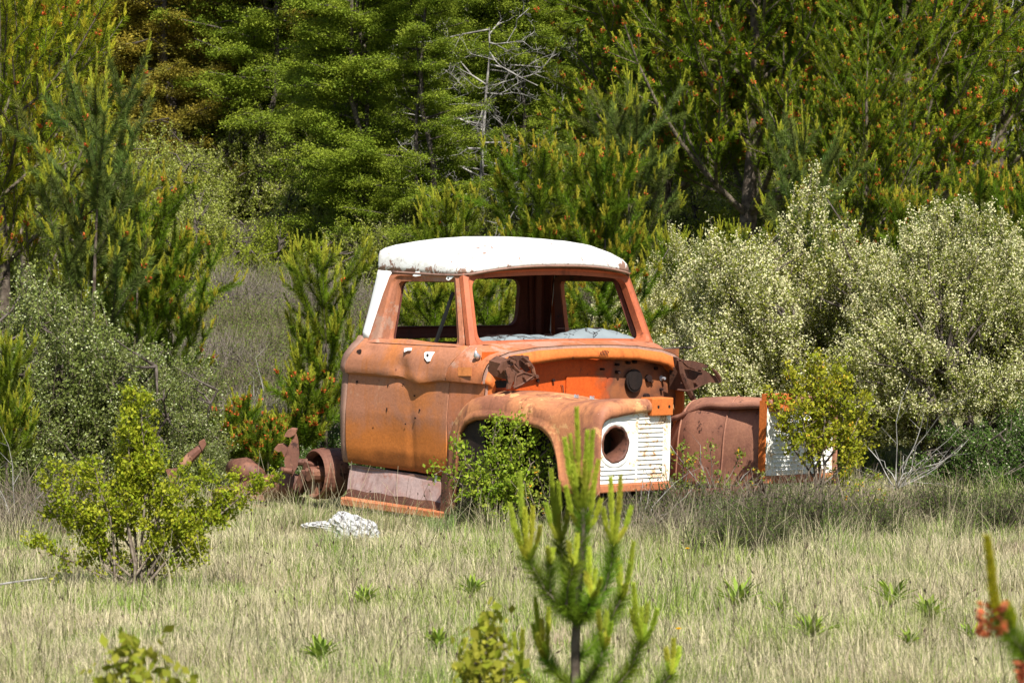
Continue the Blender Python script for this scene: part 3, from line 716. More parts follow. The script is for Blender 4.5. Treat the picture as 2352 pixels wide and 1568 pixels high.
def fender(sgn):
    Ls = [fsec(x, far=sgn > 0) for x in XS if sgn < 0 or x > 1.55]
    fr = fsec(2.655)
    il = [(1.066, .33), (1.066, .36), (1.066, .42), (1.066, .50), (1.066, .62), (1.060, .755), (1.04, .790), (.99, .814), (.80, .838), (.65, .848), (.50, .852), (.455, .853), (.44, .853)]
    def bl_(t, x): return [(x, p[1] * (1 - t) + q[0] * t, p[2] * (1 - t) + q[1] * t) for p, q in zip(fr, il)]
    Ls += [bl_(.10, 2.680), bl_(.35, 2.700), bl_(.7, 2.706), bl_(.95, 2.700), bl_(1.0, 2.690), bl_(1.0, 2.655)]
    Ls = [[(x, -sgn * -y if False else sgn * y, z) for x, y, z in L_] for L_ in Ls]
    f = loops('fender', Ls, M['fender'] if sgn < 0 else M['brown'], TR, close=False, smooth=True, solid=.003, offset=sgn)
    # corner block
    m = MB(); m.box((2.655, sgn * .545, .878), (.110, .185, .112)); m.build('fender_nose_block', M['band'], f, bevel=.006)
    for dy in (-.045, .05):
        m = MB(); m.plate([(2.7105, sgn * (.535 + dy) + .009 * math.cos(k / 10 * 6.283), .885 - .006 + .010 * math.sin(k / 10 * 6.283)) for k in range(10)], (1, 0, 0), .0015); m.build('bolt_hole', M['hole'], f)
    # headlight panel with a real round opening
    cy, cz = sgn * .918, .650; X = 2.672
    outer = [(sgn * 1.066, .405), (sgn * 1.066, .80), (sgn * .44, .845), (sgn * .435, .405)]
    def ray_out(a):
        dy, dz = math.cos(a), math.sin(a); best = 9
        y0, y1 = min(p[0] for p in outer), max(p[0] for p in outer); z0, z1 = .405, .845
        for t in ((y1 - cy) / dy if dy > 1e-6 else 9, (y0 - cy) / dy if dy < -1e-6 else 9, (z1 - cz) / dz if dz > 1e-6 else 9, (z0 - cz) / dz if dz < -1e-6 else 9): best = min(best, t)
        return best
    n = 64
    angs = sorted([i / n * 2 * math.pi for i in range(n)] + [math.atan2(pz - cz, py - cy) % (2 * math.pi) for py in (min(outer[0][0], outer[2][0]), max(outer[0][0], outer[2][0])) for pz in (.405, .845)])
    def circ(r, x): return [(x, cy + r * math.cos(a), cz + r * math.sin(a)) for a in angs]
    ol = [(X, cy + ray_out(a) * math.cos(a), cz + ray_out(a) * math.sin(a)) for a in angs]
    rag = lambda r, x, k: [(x, cy + r * (1 + .020 * math.sin(a * 7 + k) + .018 * math.sin(a * 13)) * math.cos(a), cz + r * (1 + .020 * math.sin(a * 7 + k) + .018 * math.sin(a * 13)) * math.sin(a)) for a in angs]
    hp = loops('headlight_panel', [ol, circ(.150, X), circ(.142, X + .006), circ(.128, X + .008), circ(.116, X + .003)], M['panelwhite'], f)
    loops('headlight_bucket', [rag(.119, X + .005, 1), rag(.105, X + .007, 2), circ(.100, X - .005), circ(.094, X - .03), circ(.080, X - .12)], M['bucket'], hp, smooth=True, solid=.002)
    m = MB()     # pressed louvre ribs
    for k in range(14):
        z = .435 + k * .0285
        yr = [(.455, .50), (.50, .745)] if k < 13 else [(.455, .745)]
        m_ = .735
        def rib(y0, y1):
            y0, y1 = sorted((sgn * y0, sgn * y1))
            m.plate([(X + .001, y0, z + .010), (X + .001, y1, z + .010), (X + .0065, y1 - .004, z), (X + .0065, y0 + .004, z)], (0, 0, -1), .0012)
        rib(.50, .725)
        dz = abs(z - cz)
        if dz > .150 and z < .81: rib(.735, 1.04)
        elif 1.075 - .918 > 0: 
            e = .918 + math.sqrt(max(0, .155 ** 2 - dz ** 2))
            if e < 1.045: rib(e, 1.062)
    m.build('louvre_rib', M['panelwhite'], hp)
    m = MB(); y0, y1 = sorted((sgn * .43, sgn * 1.08)); m.box((2.668, (y0 + y1) / 2, .376), (.04, y1 - y0, .052)); m.build('lower_valance', M['rocker'], f, bevel=.008)
    return f
fn = fender(-1); ff = fender(1)
# far fender: inner edge strip + apron with welded seam
m = MB()
m.box((2.64, .432, .66), (.06, .006, .46)); m.build('panel_flange', M['band'], ff)
def apr(x, t):     # bulged inner wheel-house wall; t 0 top .. 1 bottom
    zt = float(np.interp(x, [1.50, 1.56, 1.63, 1.70, 1.84, 2.16, 2.41, 2.63], [.62, .72, .787, .838, .872, .900, .905, .905])) - .012
    rb = .16 * float(smooth((1.95 - x) / .45)); a = t * math.pi / 2
    return (x, .66 - .17 * math.sin(min(a * 1.5, math.pi / 2)) + rb - .03 * t, zt + (.25 - zt) * (1 - math.cos(a)))
XA = [1.50, 1.53, 1.56, 1.60, 1.65, 1.70, 1.77, 1.84, 1.95, 2.1, 2.3, 2.5, 2.63]
m = MB(); m.grid([[apr(x, t) for t in np.linspace(0, 1, 14)] for x in XA]); m.build('wheel_apron', M['brown'], ff, smooth=True, solid=.003)
for xs_ in (1.72, 2.20):
    m = MB(); m.tube([(lambda p: (p[0], p[1] - .003, p[2] + .001))(apr(xs_ + .05 * math.sin(t * 2.5), t)) for t in np.linspace(0, .9, 12)], .006, 5); m.build('apron_seam', M['brown'], ff)
for a, b in ((1315, 885), (1400, 908)):
    c0 = S(a, b, 'y', -.72); c0.z = crest(c0.x) + .004; m = MB()
    for s_ in (-1, 1): m.box(c0 + Vector((s_ * .010, 0, .010)), (.004, .02, .022), (0, s_ * .3, .3)); 
    m.box(c0 + Vector((0, 0, .003)), (.034, .022, .004), (0, 0, .3)); m.tube([c0 + Vector((0, 0, .004)), c0 + Vector((0, 0, .016))], .006, 8); m.build('fender_clip', M['chrome'], fn)

# ---- engine bay: frame rails, radiator support, and added near-black panels painting its shade -------
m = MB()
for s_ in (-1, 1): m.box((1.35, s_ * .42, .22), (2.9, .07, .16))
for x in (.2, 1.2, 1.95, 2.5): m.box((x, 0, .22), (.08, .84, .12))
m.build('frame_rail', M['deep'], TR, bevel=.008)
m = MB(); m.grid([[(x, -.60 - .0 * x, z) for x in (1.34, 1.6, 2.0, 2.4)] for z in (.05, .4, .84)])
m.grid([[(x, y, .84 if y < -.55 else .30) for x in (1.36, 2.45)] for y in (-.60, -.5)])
m.build('shade_apron', M['deep'], TR, solid=.004)  # added dark wall so the near wheel well reads black
m = MB(); m.grid([[(1.49, y, z) for y in (-.955, -.75, -.60)] for z in (.03, .3, .72)]); m.build('shade_panel', M['deep'], TR, solid=.004)  # added dark panel, hides the lit cowl behind the arch
m = MB(); m.grid([[(1.345, y, z) for y in (-.6, 0, .6)] for z in (.03, .3, .34)]); m.build('shade_panel', M['deep'], TR, solid=.004)  # added dark panel, fills in shade below the firewall
m = MB(); m.grid([[(x, -.942, z) for x in (1.235, 1.36, 1.50)] for z in (.05, .4, .72)]); m.build('shade_panel', M['deep'], TR, solid=.004, offset=1)  # added dark liner plate, blacks out the cowl side inside the arch
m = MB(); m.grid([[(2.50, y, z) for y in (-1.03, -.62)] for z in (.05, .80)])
m.build('shade_panel', M['deep'], TR, solid=.004)  # added dark panel, closes the front of the well in black
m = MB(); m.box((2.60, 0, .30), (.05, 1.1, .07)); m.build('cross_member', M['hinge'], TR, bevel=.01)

# ---- step and rocker ---------------------------------------------------------
def stp(t, a, b, y): return S(a[0] + (b[0] - a[0]) * t, a[1] + (b[1] - a[1]) * t, 'y', y)
rows = []
for (a, b, y) in (((85, 1262), (578, 1338), -.85), ((80, 1290), (577, 1365), -.865), ((72, 1345), (576, 1420), -.885), ((65, 1405), (575, 1478), -.907)):
    rows.append([stp(t, a, b, y) + Vector((0, .004 * math.sin(t * 11 + y * 30), 0)) for t in np.linspace(0, 1, 14)])
m = MB(); m.grid(rows); st_ = m.build('step_panel', M['step'], TR, solid=.004)
m = MB(); m.grid([[stp(t, a, b, y) + Vector((0, 0, .004 * math.sin(t * 23))) * k for t in np.linspace(0, 1, 30)] for (a, b, y, k) in (((66, 1396), (575, 1470), -.908, 1), ((58, 1425), (577, 1500), -.928, 0), ((52, 1440), (580, 1520), -.934, 0))]); m.build('rusted_step_edge', M['hinge'], st_, solid=.003)
rows = []
for (a, b, y) in (((52, 1436), (580, 1516), -.931), ((50, 1440), (580, 1520), -.938), ((30, 1442), (590, 1522), -1.02), ((28, 1450), (592, 1530), -1.03), ((30, 1478), (592, 1556), -1.032), ((32, 1484), (590, 1562), -1.01)):
    rows.append([stp(t, a, b, y) for t in np.linspace(0, 1, 14)])
m = MB(); m.grid(rows); m.build('running_board', M['rocker'], TR, solid=.004)
m = MB(); a = S(612, 1300, 'y', -.96); b = S(608, 1535, 'y', -.96); m.box((a + b) / 2 , (.085, .05, (a - b).length), (0, .03, 0)); m.build('fender_leg', M['hinge'], TR, bevel=.01)
m = MB(); c0 = S(552, 1345, 'y', -.86); m.box(c0, (.02, .02, .06), (0, .2, 0)); m.build('step_bracket', M['chrome'], TR)
m = MB(); m.grid([[(x, y, .318 - .01 * x) for x in np.linspace(.0, 1.06, 5)] for y in (-.86, -.80)]); m.build('door_sill', M['corner'], TR, solid=.012)

# ------------------------------------------------------------------ rusty axle lying behind the cab
def A(zx, zy, d=25.4):
    u = (400 + zx / 3.92) * .9408; v = (1050 + zy / 3.92) * .9408
    cs, sn = math.cos(PITCH), math.sin(PITCH); q = Vector(((u - 1176) / 8500, 1, (784 - v) / 8500))
    q = Vector((q.x, q.y * cs + q.z * sn, -q.y * sn + q.z * cs)); return EYE + q * (d / q.y)
AX0 = A(1480, 560, 25.4); AX0.z = 0
AX0.z = .035
AX = empty('truck_axle', AX0); AX.scale = (1.13, 1.1, 1.13)
tag(AX, 'heavy rusty axle with brake drum and upturned spring brackets lying in grass behind the cab', 'axle')
def AL(zx, zy, d=25.4): return A(zx, zy, d) - Vector((AX0.x, AX0.y, 0))
axd = Vector((.80, .52, -.03)).normalized()     # drum axis
c = AL(1452, 500, 25.35)
def dring(r, t):
    a = axd.orthogonal().normalized(); b = axd.cross(a)
    return [c + axd * t + (a * math.cos(k / 32 * 6.283) + b * math.sin(k / 32 * 6.283)) * r for k in range(32)]
dr = loops('brake_drum', [dring(.118, .03), dring(.128, .0), dring(.140, -.012), dring(.152, .0), dring(.154, .02), dring(.146, .028), dring(.148, .05), dring(.152, .06), dring(.150, .15), dring(.135, .165)], M['axle'], AX, cap=True, smooth=False)
m = MB()
m.tube([c + axd * -.05, c + axd * .1], [.045, .05], 12); m.build('hub', M['axle'], AX, smooth=False)
for bc, bd, br in ((AL(1470, 560), (.10, .05, .07), (.2, .1, -.6)), (AL(1430, 610), (.09, .04, .09), (.1, -.1, -.6)), (AL(1340, 560), (.05, .05, .14), (.1, .5, -.4)), (AL(1400, 430), (.07, .03, .05), (.4, .3, .2))):
    m = MB(); m.box(bc, bd, br); m.build('brake_shoe', M['axle'], AX, bevel=.004)
m = MB(); m.tube([AL(1330, 520), AL(1480, 440, 25.32)], .008, 6); m.build('brake_rod', M['axle'], AX)
for a, b in ((1350, 395), (1385, 465), (1170, 460)):
    m = MB(); p = AL(a, b, 25.25); m.tube([p, p + Vector((0, -.03, .003))], .012, 6); m.build('bolt', M['axle'], AX)
m = MB(); m.tube([AL(1290, 400), AL(1390, 400)], .022, 8)
m.build('brake_shoe', M['axle'], AX, bevel=.003)
m = MB()      # axle tube and conical housing
m.tube([AL(1330, 600, 25.45), AL(1230, 590, 25.5), AL(1120, 610, 25.55), AL(960, 640, 25.7), AL(760, 690, 25.8), AL(600, 700, 25.9)], [.06, .085, .080, .085, .06, .055], 14)
m.tube([AL(980, 520, 25.7), AL(850, 470, 25.8), AL(760, 450, 25.9)], [.05, .085, .06], 14)
m.build('axle_housing', M['axle'], AX, smooth=True)
m = MB(); m.box(AL(715, 710, 25.7), (.05, .12, .16), (0, 0, -.4)); m.box(AL(1000, 690, 25.55), (.55, .03, .05), (0, .12, .15)); m.box(AL(900, 760, 25.6), (.5, .10, .03), (0, .15, .15))
m.build('spring_pad', M['axle'], AX, bevel=.004)
m = MB()      # upright bracket with hooked tips
m.plate([AL(1215, 470, 25.3), AL(1250, 520, 25.3), AL(1295, 440, 25.3), AL(1310, 330, 25.3), AL(1300, 215, 25.3), AL(1280, 140, 25.3), AL(1265, 205, 25.3), AL(1240, 255, 25.3), AL(1205, 330, 25.3), AL(1195, 400, 25.3)], (0, 1, 0), .03)
m.plate([AL(1195, 180, 25.28), AL(1210, 150, 25.28), AL(1245, 130, 25.28), AL(1285, 135, 25.28), AL(1275, 165, 25.28), AL(1240, 185, 25.28)], (.2, 1, .3), .035)
m.plate([AL(1110, 290, 25.3), AL(1135, 262, 25.3), AL(1180, 255, 25.3), AL(1215, 290, 25.3), AL(1225, 330, 25.3), AL(1195, 350, 25.3), AL(1170, 300, 25.3), AL(1140, 310, 25.3)], (.1, 1, .2), .03)
m.tube([AL(1260, 480, 25.28), AL(1170, 465, 25.3)], .018, 8)
m.build('spring_bracket', M['axle'], AX, bevel=.004)
m = MB()
m.tube([AL(330, 430, 26.0), AL(400, 350, 26.0), AL(470, 290, 26.0), AL(500, 250, 26.0)], [.034, .034, .028, .014], 8); m.plate([AL(470, 235, 25.97), AL(505, 215, 25.97), AL(520, 250, 25.97), AL(495, 290, 25.97)], (0, 1, .2), .03)
m.plate([AL(190, 465, 26), AL(270, 455, 26), AL(265, 560, 26), AL(235, 570, 26)], (0, 1, 0), .04)
m.build('spring_bracket', M['axle'], AX, bevel=.004)
m = MB(); m.plate([AL(1470, 300, 25.55), AL(1500, 290, 25.55), AL(1680, 290, 25.6), AL(1720, 300, 25.6), AL(1670, 320, 25.6), AL(1665, 380, 25.6), AL(1620, 330, 25.55)], (0, 1, .2), .03)
m.plate([AL(1640, 330, 25.65), AL(1740, 430, 25.65), AL(1775, 470, 25.65), AL(1770, 500, 25.65), AL(1600, 400, 25.65)], (0, 1, 0), .03); m.build('backing_plate', M['axle'], AX, bevel=.003)

# ------------------------------------------------------------------ vegetation: shoots, leaves, twigs
def vnorm(v): return v / (np.linalg.norm(v) + 1e-9)
UP = np.array([0, 0, 1.0])

class Pine:
    """skeleton of a pine; every year's growth is a shoot"""
    def __init__(s, seed, candle=.12, cones=.4, seg=.3, coneend=.3, maxage=4, cup=.35):
        s.r = np.random.default_rng(seed); s.wood = []; s.old = []; s.new = []; s.cone = []; s.candle = candle; s.cones = cones; s.maxage = maxage; s.cup = cup
    def tip(s, p, d, big=1.0):
        r = s.r
        dd = vnorm(d * .5 + UP * .8 + r.normal(0, .08, 3)); L = s.candle * r.uniform(.6, 1.3) * big
        s.new.append((*p, *dd, L))
        for k in range(r.integers(1, 4)):
            a = r.uniform(0, 6.28); q = vnorm(dd + s.cup * np.array([math.cos(a), math.sin(a), 0]) + r.normal(0, .05, 3))
            s.new.append((*p, *q, L * r.uniform(.4, .8)))
        if r.random() < s.cones: s.cone.append((*p, *dd, r.uniform(.7, 1.2)))
    def grow(s, p, d, yrs, L, rad, bend=.28, nb=2):
        r = s.r; d = vnorm(d + UP * bend + r.normal(0, .10, 3)); q = p + d * L
        s.wood.append((*p, *q, rad, rad * .8))
        if yrs <= s.maxage: s.old.append((*p, *d, L))
        if yrs <= 0: s.tip(q, d); return
        s.grow(q, d, yrs - 1, L * .92, rad * .78, bend, nb)
        h = vnorm(np.cross(d, r.normal(size=3)))
        for k in range(nb):
            a = 6.28 * (k + r.uniform(0, .6)) / nb; o = h * math.cos(a) + np.cross(d, h) * math.sin(a)
            if yrs >= 1: s.grow(p + d * L * r.uniform(.85, 1), vnorm(d * .75 + o * .75), yrs - 1 - (r.random() < .4 and yrs > 1), L * r.uniform(.6, .85), rad * .55, bend, nb)
    def tree(s, Hh, years, br, rad, base=0., cap=4, leader=1.6, lean=(0, 0), low=.15, nwh=5, up=.55, nb=2):
        r = s.r; p = np.array([0, 0, 0.]); seg = Hh / (years + .8)
        for y in range(years):
            rem = years - y; q = p + seg * vnorm(np.array([lean[0], lean[1], 1]) + r.normal(0, .03, 3))
            r0 = rad * (1 - y / (years + .5)); r1 = rad * (1 - (y + 1) / (years + .5))
            s.wood.append((*p, *q, r0, r1))
            if rem <= 2: s.old.append((*p, *vnorm(q - p), seg))
            if y / years >= low:
                n = nwh + r.integers(-1, 2); a0 = r.uniform(0, 6.28)
                for k in range(n):
                    a = a0 + 6.28 * k / n + r.uniform(-.3, .3)
                    yr = min(cap, rem - 1)
                    o = np.array([math.cos(a), math.sin(a), up + r.uniform(-.15, .25)])
                    bl = br * r.uniform(.75, 1.15) * min(1, (rem + 1.0) / 4.)
                    s.grow(q, vnorm(o), max(0, yr), bl / (max(1, yr) * .8 + .6), max(.004, r1 * .42), nb=nb)
            p = q
        top = vnorm(np.array([0, 0, 1.]) + r.normal(0, .03, 3))
        s.new.append((*p, *top, s.candle * leader * 1.3))
        for k in range(4):
            a = k * 1.57 + r.uniform(0, .6); s.new.append((*p, *vnorm(top + .22 * np.array([math.cos(a), math.sin(a), 0])), s.candle * leader * r.uniform(.6, .95)))
        return s
    def build(s, root, nlen=.068, dens=1000, oldc=(.10, .165, .012), newc=(.34, .36, .035), nw=.0026, ndens=620, nnl=.028, conec=(.58, .15, .045), coner=.015, conek=11):
        r = s.r
        V, F = tubes(s.wood, 5); mk('trunk', V, F, M['bark'], root, smooth=True)
        o = np.array(s.old); n = np.maximum(6, (o[:, 6] * dens)).astype(int); ix = np.repeat(np.arange(len(o)), n); N_ = len(ix)
        t = r.random(N_); P = o[ix, :3] + o[ix, 3:6] * (t * o[ix, 6])[:, None]
        rad = norm(np.cross(o[ix, 3:6], r.normal(size=(N_, 3))))
        D = norm(o[ix, 3:6] * .80 + rad * .95 + r.normal(0, .12, (N_, 3)))
        cc = jit(r, oldc, len(o), .22, .12)[ix] * r.uniform(.7, 1.3, (N_, 1))
        cc[:, 0] += .035 * t; cc[:, 1] += .025 * t
        V, F, C = needles(P, D, nlen * r.uniform(.75, 1.15, N_), np.full(N_, nw), cc, r); mk('needles', V, F, M['needle'], root, colr=C)
        o = np.array(s.new); n = np.maximum(14, (o[:, 6] * ndens)).astype(int); ix = np.repeat(np.arange(len(o)), n); N_ = len(ix)
        t = r.random(N_); P = o[ix, :3] + o[ix, 3:6] * (t * o[ix, 6])[:, None]
        rad = norm(np.cross(o[ix, 3:6], r.normal(size=(N_, 3))))
        P = P + rad * .002; D = norm(o[ix, 3:6] * 1.0 + rad * .50)
        cc = jit(r, newc, len(o), .2, .1)[ix] * r.uniform(.75, 1.2, (N_, 1))
        V, F, C = needles(P, D, nnl * (1.2 - .5 * t) * r.uniform(.8, 1.2, N_), np.full(N_, nw * 1.15), cc, r)
        e = o.copy(); seg = np.concatenate([e[:, :3], e[:, :3] + e[:, 3:6] * e[:, 6:7], np.full((len(e), 1), .0045), np.full((len(e), 1), .003)], 1)
        V2, F2 = tubes(seg, 4); F2t = np.concatenate([F2[:, [0, 1, 2]], F2[:, [0, 2, 3]]])
        C2 = np.repeat(jit(r, mul(newc, .9), len(e), .15), 8, 0)
        mk('new_shoots', np.concatenate([V, V2]), np.concatenate([F, F2t + len(V)]), M['needle'], root, colr=np.concatenate([C, C2]))
        if s.cone:
            o = np.array(s.cone); k = conek; ix = np.repeat(np.arange(len(o)), k); N_ = len(ix)
            rad = norm(np.cross(o[ix, 3:6], r.normal(size=(N_, 3)))); t = r.random(N_) * .042 * o[ix, 6]
            P = o[ix, :3] + o[ix, 3:6] * t[:, None] + rad * (.016 * o[ix, 6])[:, None]; D = norm(rad + .6 * o[ix, 3:6])
            A_ = D * coner; B_ = norm(np.cross(D, o[ix, 3:6])) * coner * .5; cc = jit(r, conec, N_, .35, .15)
            V, F, C = diamonds(P, A_, B_, cc); V3, F3, C3 = diamonds(P, A_, norm(np.cross(D, B_)) * coner * .5, cc)
            tag(mk('cone_clusters', np.concatenate([V, V3]), np.concatenate([F, F3 + len(V)]), M['cone'], root, colr=np.concatenate([C, C3])), kind='stuff')

def copy_tree(o, parent=None):
    c = o.copy(); col.objects.link(c)
    if parent: c.parent = parent
    for ch in list(o.children): copy_tree(ch, c)
    return c
used = {}
def place(key, maker, name, u, d, label, cat, group=None, s=1.0, rz=0, dz=0, sxy=None, xyz=None):
    p = at(u, d) if xyz is None else Vector(xyz)
    if key in used: o = copy_tree(used[key])
    else:
        o = empty(name); maker(o); used[key] = o
    o.location = (p.x, p.y, p.z + dz); o.rotation_euler = (0, 0, rz); k = sxy or s; o.scale = (k, k, s)
    for q in ('label', 'category', 'group'):
        if q in o: del o[q]
    tag(o, label, cat, group)
    return o

# ---- leafy shrubs ----------------------------------------------------------
def stem_path(r, p0, p1, n=6, wob=.06, sag=.0):
    t = np.linspace(0, 1, n)[:, None]; L = np.linalg.norm(p1 - p0)
    P = p0 + (p1 - p0) * t + r.normal(0, wob * L, (n, 3)) * (t * (1 - t) * 2)
    h = (p1 - p0) * np.array([1, 1, 0]); P -= h * (t * (1 - t)) * .35
    return P
def poly_segs(P, r0, r1):
    n = len(P) - 1; rr = np.linspace(r0, r1, n + 1)
    return [(*P[i], *P[i + 1], rr[i], rr[i + 1]) for i in range(n)]

def stemshrub(ends, seed, leaf=.014, tufts=26, per=8, c=(.17, .235, .03), c2=(.30, .29, .05), tw=.16, rad=.010, base=.10, wood='twig', flowers=0, fcol=(.75, .45, .05), spread=.018, twn=10, start=.3, width=.62):
    """stems fan out from one base; side twigs carry tufts of leaves"""
    def maker(root):
        r = np.random.default_rng(seed); W = []; T = []
        for e in ends:
            a = r.uniform(0, 6.28); p0 = np.array([math.cos(a) * base * r.random(), math.sin(a) * base * r.random(), -.03]); p1 = np.array(e, float)
            P = stem_path(r, p0, p1); W += poly_segs(P, rad, rad * .3)
            seglen = np.linalg.norm(p1 - p0); n = max(5, int(twn * seglen / .5))
            for k in range(n):
                t = start + (1 - start) * (k + r.random()) / n; f = t * (len(P) - 1); i = min(int(f), len(P) - 2); q = P[i] + (P[i + 1] - P[i]) * (f - i)
                d = vnorm(P[i + 1] - P[i]); o = vnorm(d * .5 + r.normal(0, .8, 3) + UP * .25); L = tw * r.uniform(.4, 1.2) * (1.15 - .5 * t)
                Q = q + o * L; mid = (q + Q) / 2 + r.normal(0, .012, 3)
                W += [(*q, *mid, rad * .3, rad * .22), (*mid, *Q, rad * .22, rad * .12)]
                for m_ in range(max(2, int(tufts * L / tw / 4))):
                    s_ = r.uniform(.25, 1.05); T.append((*(q + (mid - q) * 2 * s_ if s_ < .5 else mid + (Q - mid) * (2 * s_ - 1)), *o))
            for m_ in range(3): T.append((*(P[-1] + r.normal(0, .01, 3)), *vnorm(P[-1] - P[-2])))
        T = np.array(T); ix = np.repeat(np.arange(len(T)), per); N_ = len(ix)
        P = T[ix, :3] + r.normal(0, spread, (N_, 3)); D = norm(r.normal(0, 1, (N_, 3)) + UP * .5 + T[ix, 3:] * .5)
        B = norm(np.cross(D, r.normal(size=(N_, 3)) + UP * .8)); sz = leaf * r.uniform(.6, 1.25, (N_, 1))
        mx = r.random((len(T), 1)); cc = (np.array(c) * (1 - mx) + np.array(c2) * mx)[ix] * r.uniform(.75, 1.25, (N_, 1))
        V, F = tubes(W, 5); mk('stems', V, F, M[wood], root, smooth=True)
        V, F, C = diamonds(P, D * sz, B * sz * width, cc); mk('foliage', V, F, M['leaf'], root, colr=C)
        if flowers:
            i = r.integers(0, len(T), flowers); k = 5; ii = np.repeat(i, k); P = T[ii, :3] + r.normal(0, .008, (len(ii), 3))
            D = norm(r.normal(size=(len(ii), 3))); B = norm(np.cross(D, r.normal(size=(len(ii), 3))))
            V, F, C = diamonds(P, D * .007, B * .007, jit(r, fcol, len(ii), .2)); tag(mk('flowers', V, F, M['petal'], root, colr=C), kind='stuff')
    return maker

def domeshrub(ext, seed, ns=1500, per=34, leaf=.011, c=(.09, .13, .035), c2=(.16, .20, .06), fc=(.72, .70, .46), fp=.5, fsz=.008, spray=.20, nstem=9, stemr=.035, gap=.35, lean=.5, zlow=.12, wood='darkbark', lumps=None, thin=.028):
    """broad crown on crooked stems; sprays of small leaves, with blossom along the outer ones"""
    def maker(root):
        r = np.random.default_rng(seed); a, b, h = ext
        u = norm(r.normal(size=(ns * 3, 3))); u[:, 2] = np.abs(u[:, 2]) * 1.0 - .12; rad = r.random(ns * 3) ** .38
        lump = 1 + .20 * np.sin(u[:, 0] * 5 + seed) * np.cos(u[:, 1] * 4 + seed * 2) + .15 * np.sin(u[:, 2] * 9 + u[:, 0] * 7 + seed) + .09 * np.sin(u[:, 0] * 17 + u[:, 2] * 13) + .08 * (r.random(len(u)) < .03)
        P = u * rad[:, None] * lump[:, None] * np.array([a, b, h])
        P[:, 2] = np.maximum(P[:, 2], 0) + zlow * h
        f = np.sin(P[:, 0] * 5.1 + seed) + np.sin(P[:, 1] * 4.3 + P[:, 2] * 6.2) + np.sin(P[:, 2] * 3.1 - P[:, 0] * 7.3 + 2 * seed) + r.normal(0, .5, len(P))
        keep = (f > -gap * 2.2) & (P[:, 2] > zlow * h * (.6 + r.random(len(P)) * 2.0)); P = P[keep][:ns]; rr = rad[keep][:ns]; n_ = len(P)
        D = norm(P / np.array([a, b, h]) * .9 + UP * lean + r.normal(0, .45, (n_, 3))); Ls = spray * r.uniform(.5, 1.3, n_)
        # stems
        W = []; hubs = []
        for k in range(nstem):
            an = 6.28 * k / nstem + r.uniform(-.3, .3); rr_ = r.uniform(.35, .75); p1 = np.array([math.cos(an) * a * rr_, math.sin(an) * b * rr_, h * r.uniform(.45, .8)])
            p0 = np.array([math.cos(an) * a * .10, math.sin(an) * b * .1, -.05]); Q = stem_path(r, p0, p1, 8, .13); W += poly_segs(Q, stemr * r.uniform(.6, 1.2), stemr * .25)
            hubs += [Q[i] for i in (3, 4, 5, 6, 7)]
        hubs = np.array(hubs)
        for k in range(0, n_, max(1, n_ // 260)):
            j = np.argmin(np.linalg.norm(hubs - P[k], axis=1)); Q = stem_path(r, hubs[j], P[k], 4, .08); W += poly_segs(Q, stemr * .32, stemr * .10)
        tw = np.concatenate([P - D * Ls[:, None] * .5, P + D * Ls[:, None] * .5, np.full((n_, 1), .0022), np.full((n_, 1), .0012)], 1)
        V, F = tubes(W, 5); mk('stems', V, F, M[wood], root, smooth=True)
        V, F = tubes(tw, 3); mk('twigs', V, F, M['twig'], root)
        ix = np.repeat(np.arange(n_), per); N_ = len(ix); t = r.random(N_) - .5
        pos = P[ix] + D[ix] * (t * Ls[ix])[:, None] + r.normal(0, thin * .6, (N_, 3))
        A = norm(r.normal(size=(N_, 3)) + D[ix] * .6); B = norm(np.cross(A, r.normal(size=(N_, 3)))); sz = leaf * r.uniform(.6, 1.3, (N_, 1))
        mx = r.random((n_, 1)); cc = (np.array(c) * (1 - mx) + np.array(c2) * mx)[ix] * r.uniform(.7, 1.3, (N_, 1))
        V, F, C = diamonds(pos, A * sz, B * sz * .5, cc); mk('foliage', V, F, M['leaf'], root, colr=C)
        if fp > 0:
            pr = fp * np.clip(rr * 1.5 - .35, 0, 1) * (.5 + .5 * r.random(n_)); nf = (pr * per * 1.1).astype(int); ix = np.repeat(np.arange(n_), nf); N_ = len(ix); t = r.random(N_) - .35
            pos = P[ix] + D[ix] * (t * Ls[ix])[:, None] + r.normal(0, thin * .5, (N_, 3)); A = norm(r.normal(size=(N_, 3))); B = norm(np.cross(A, r.normal(size=(N_, 3))))
            sz = fsz * r.uniform(.6, 1.3, (N_, 1)); V, F, C = diamonds(pos, A * sz, B * sz, jit(r, fc, N_, .18, .05)); tag(mk('blossom', V, F, M['petal'], root, colr=C), kind='stuff')
    return maker

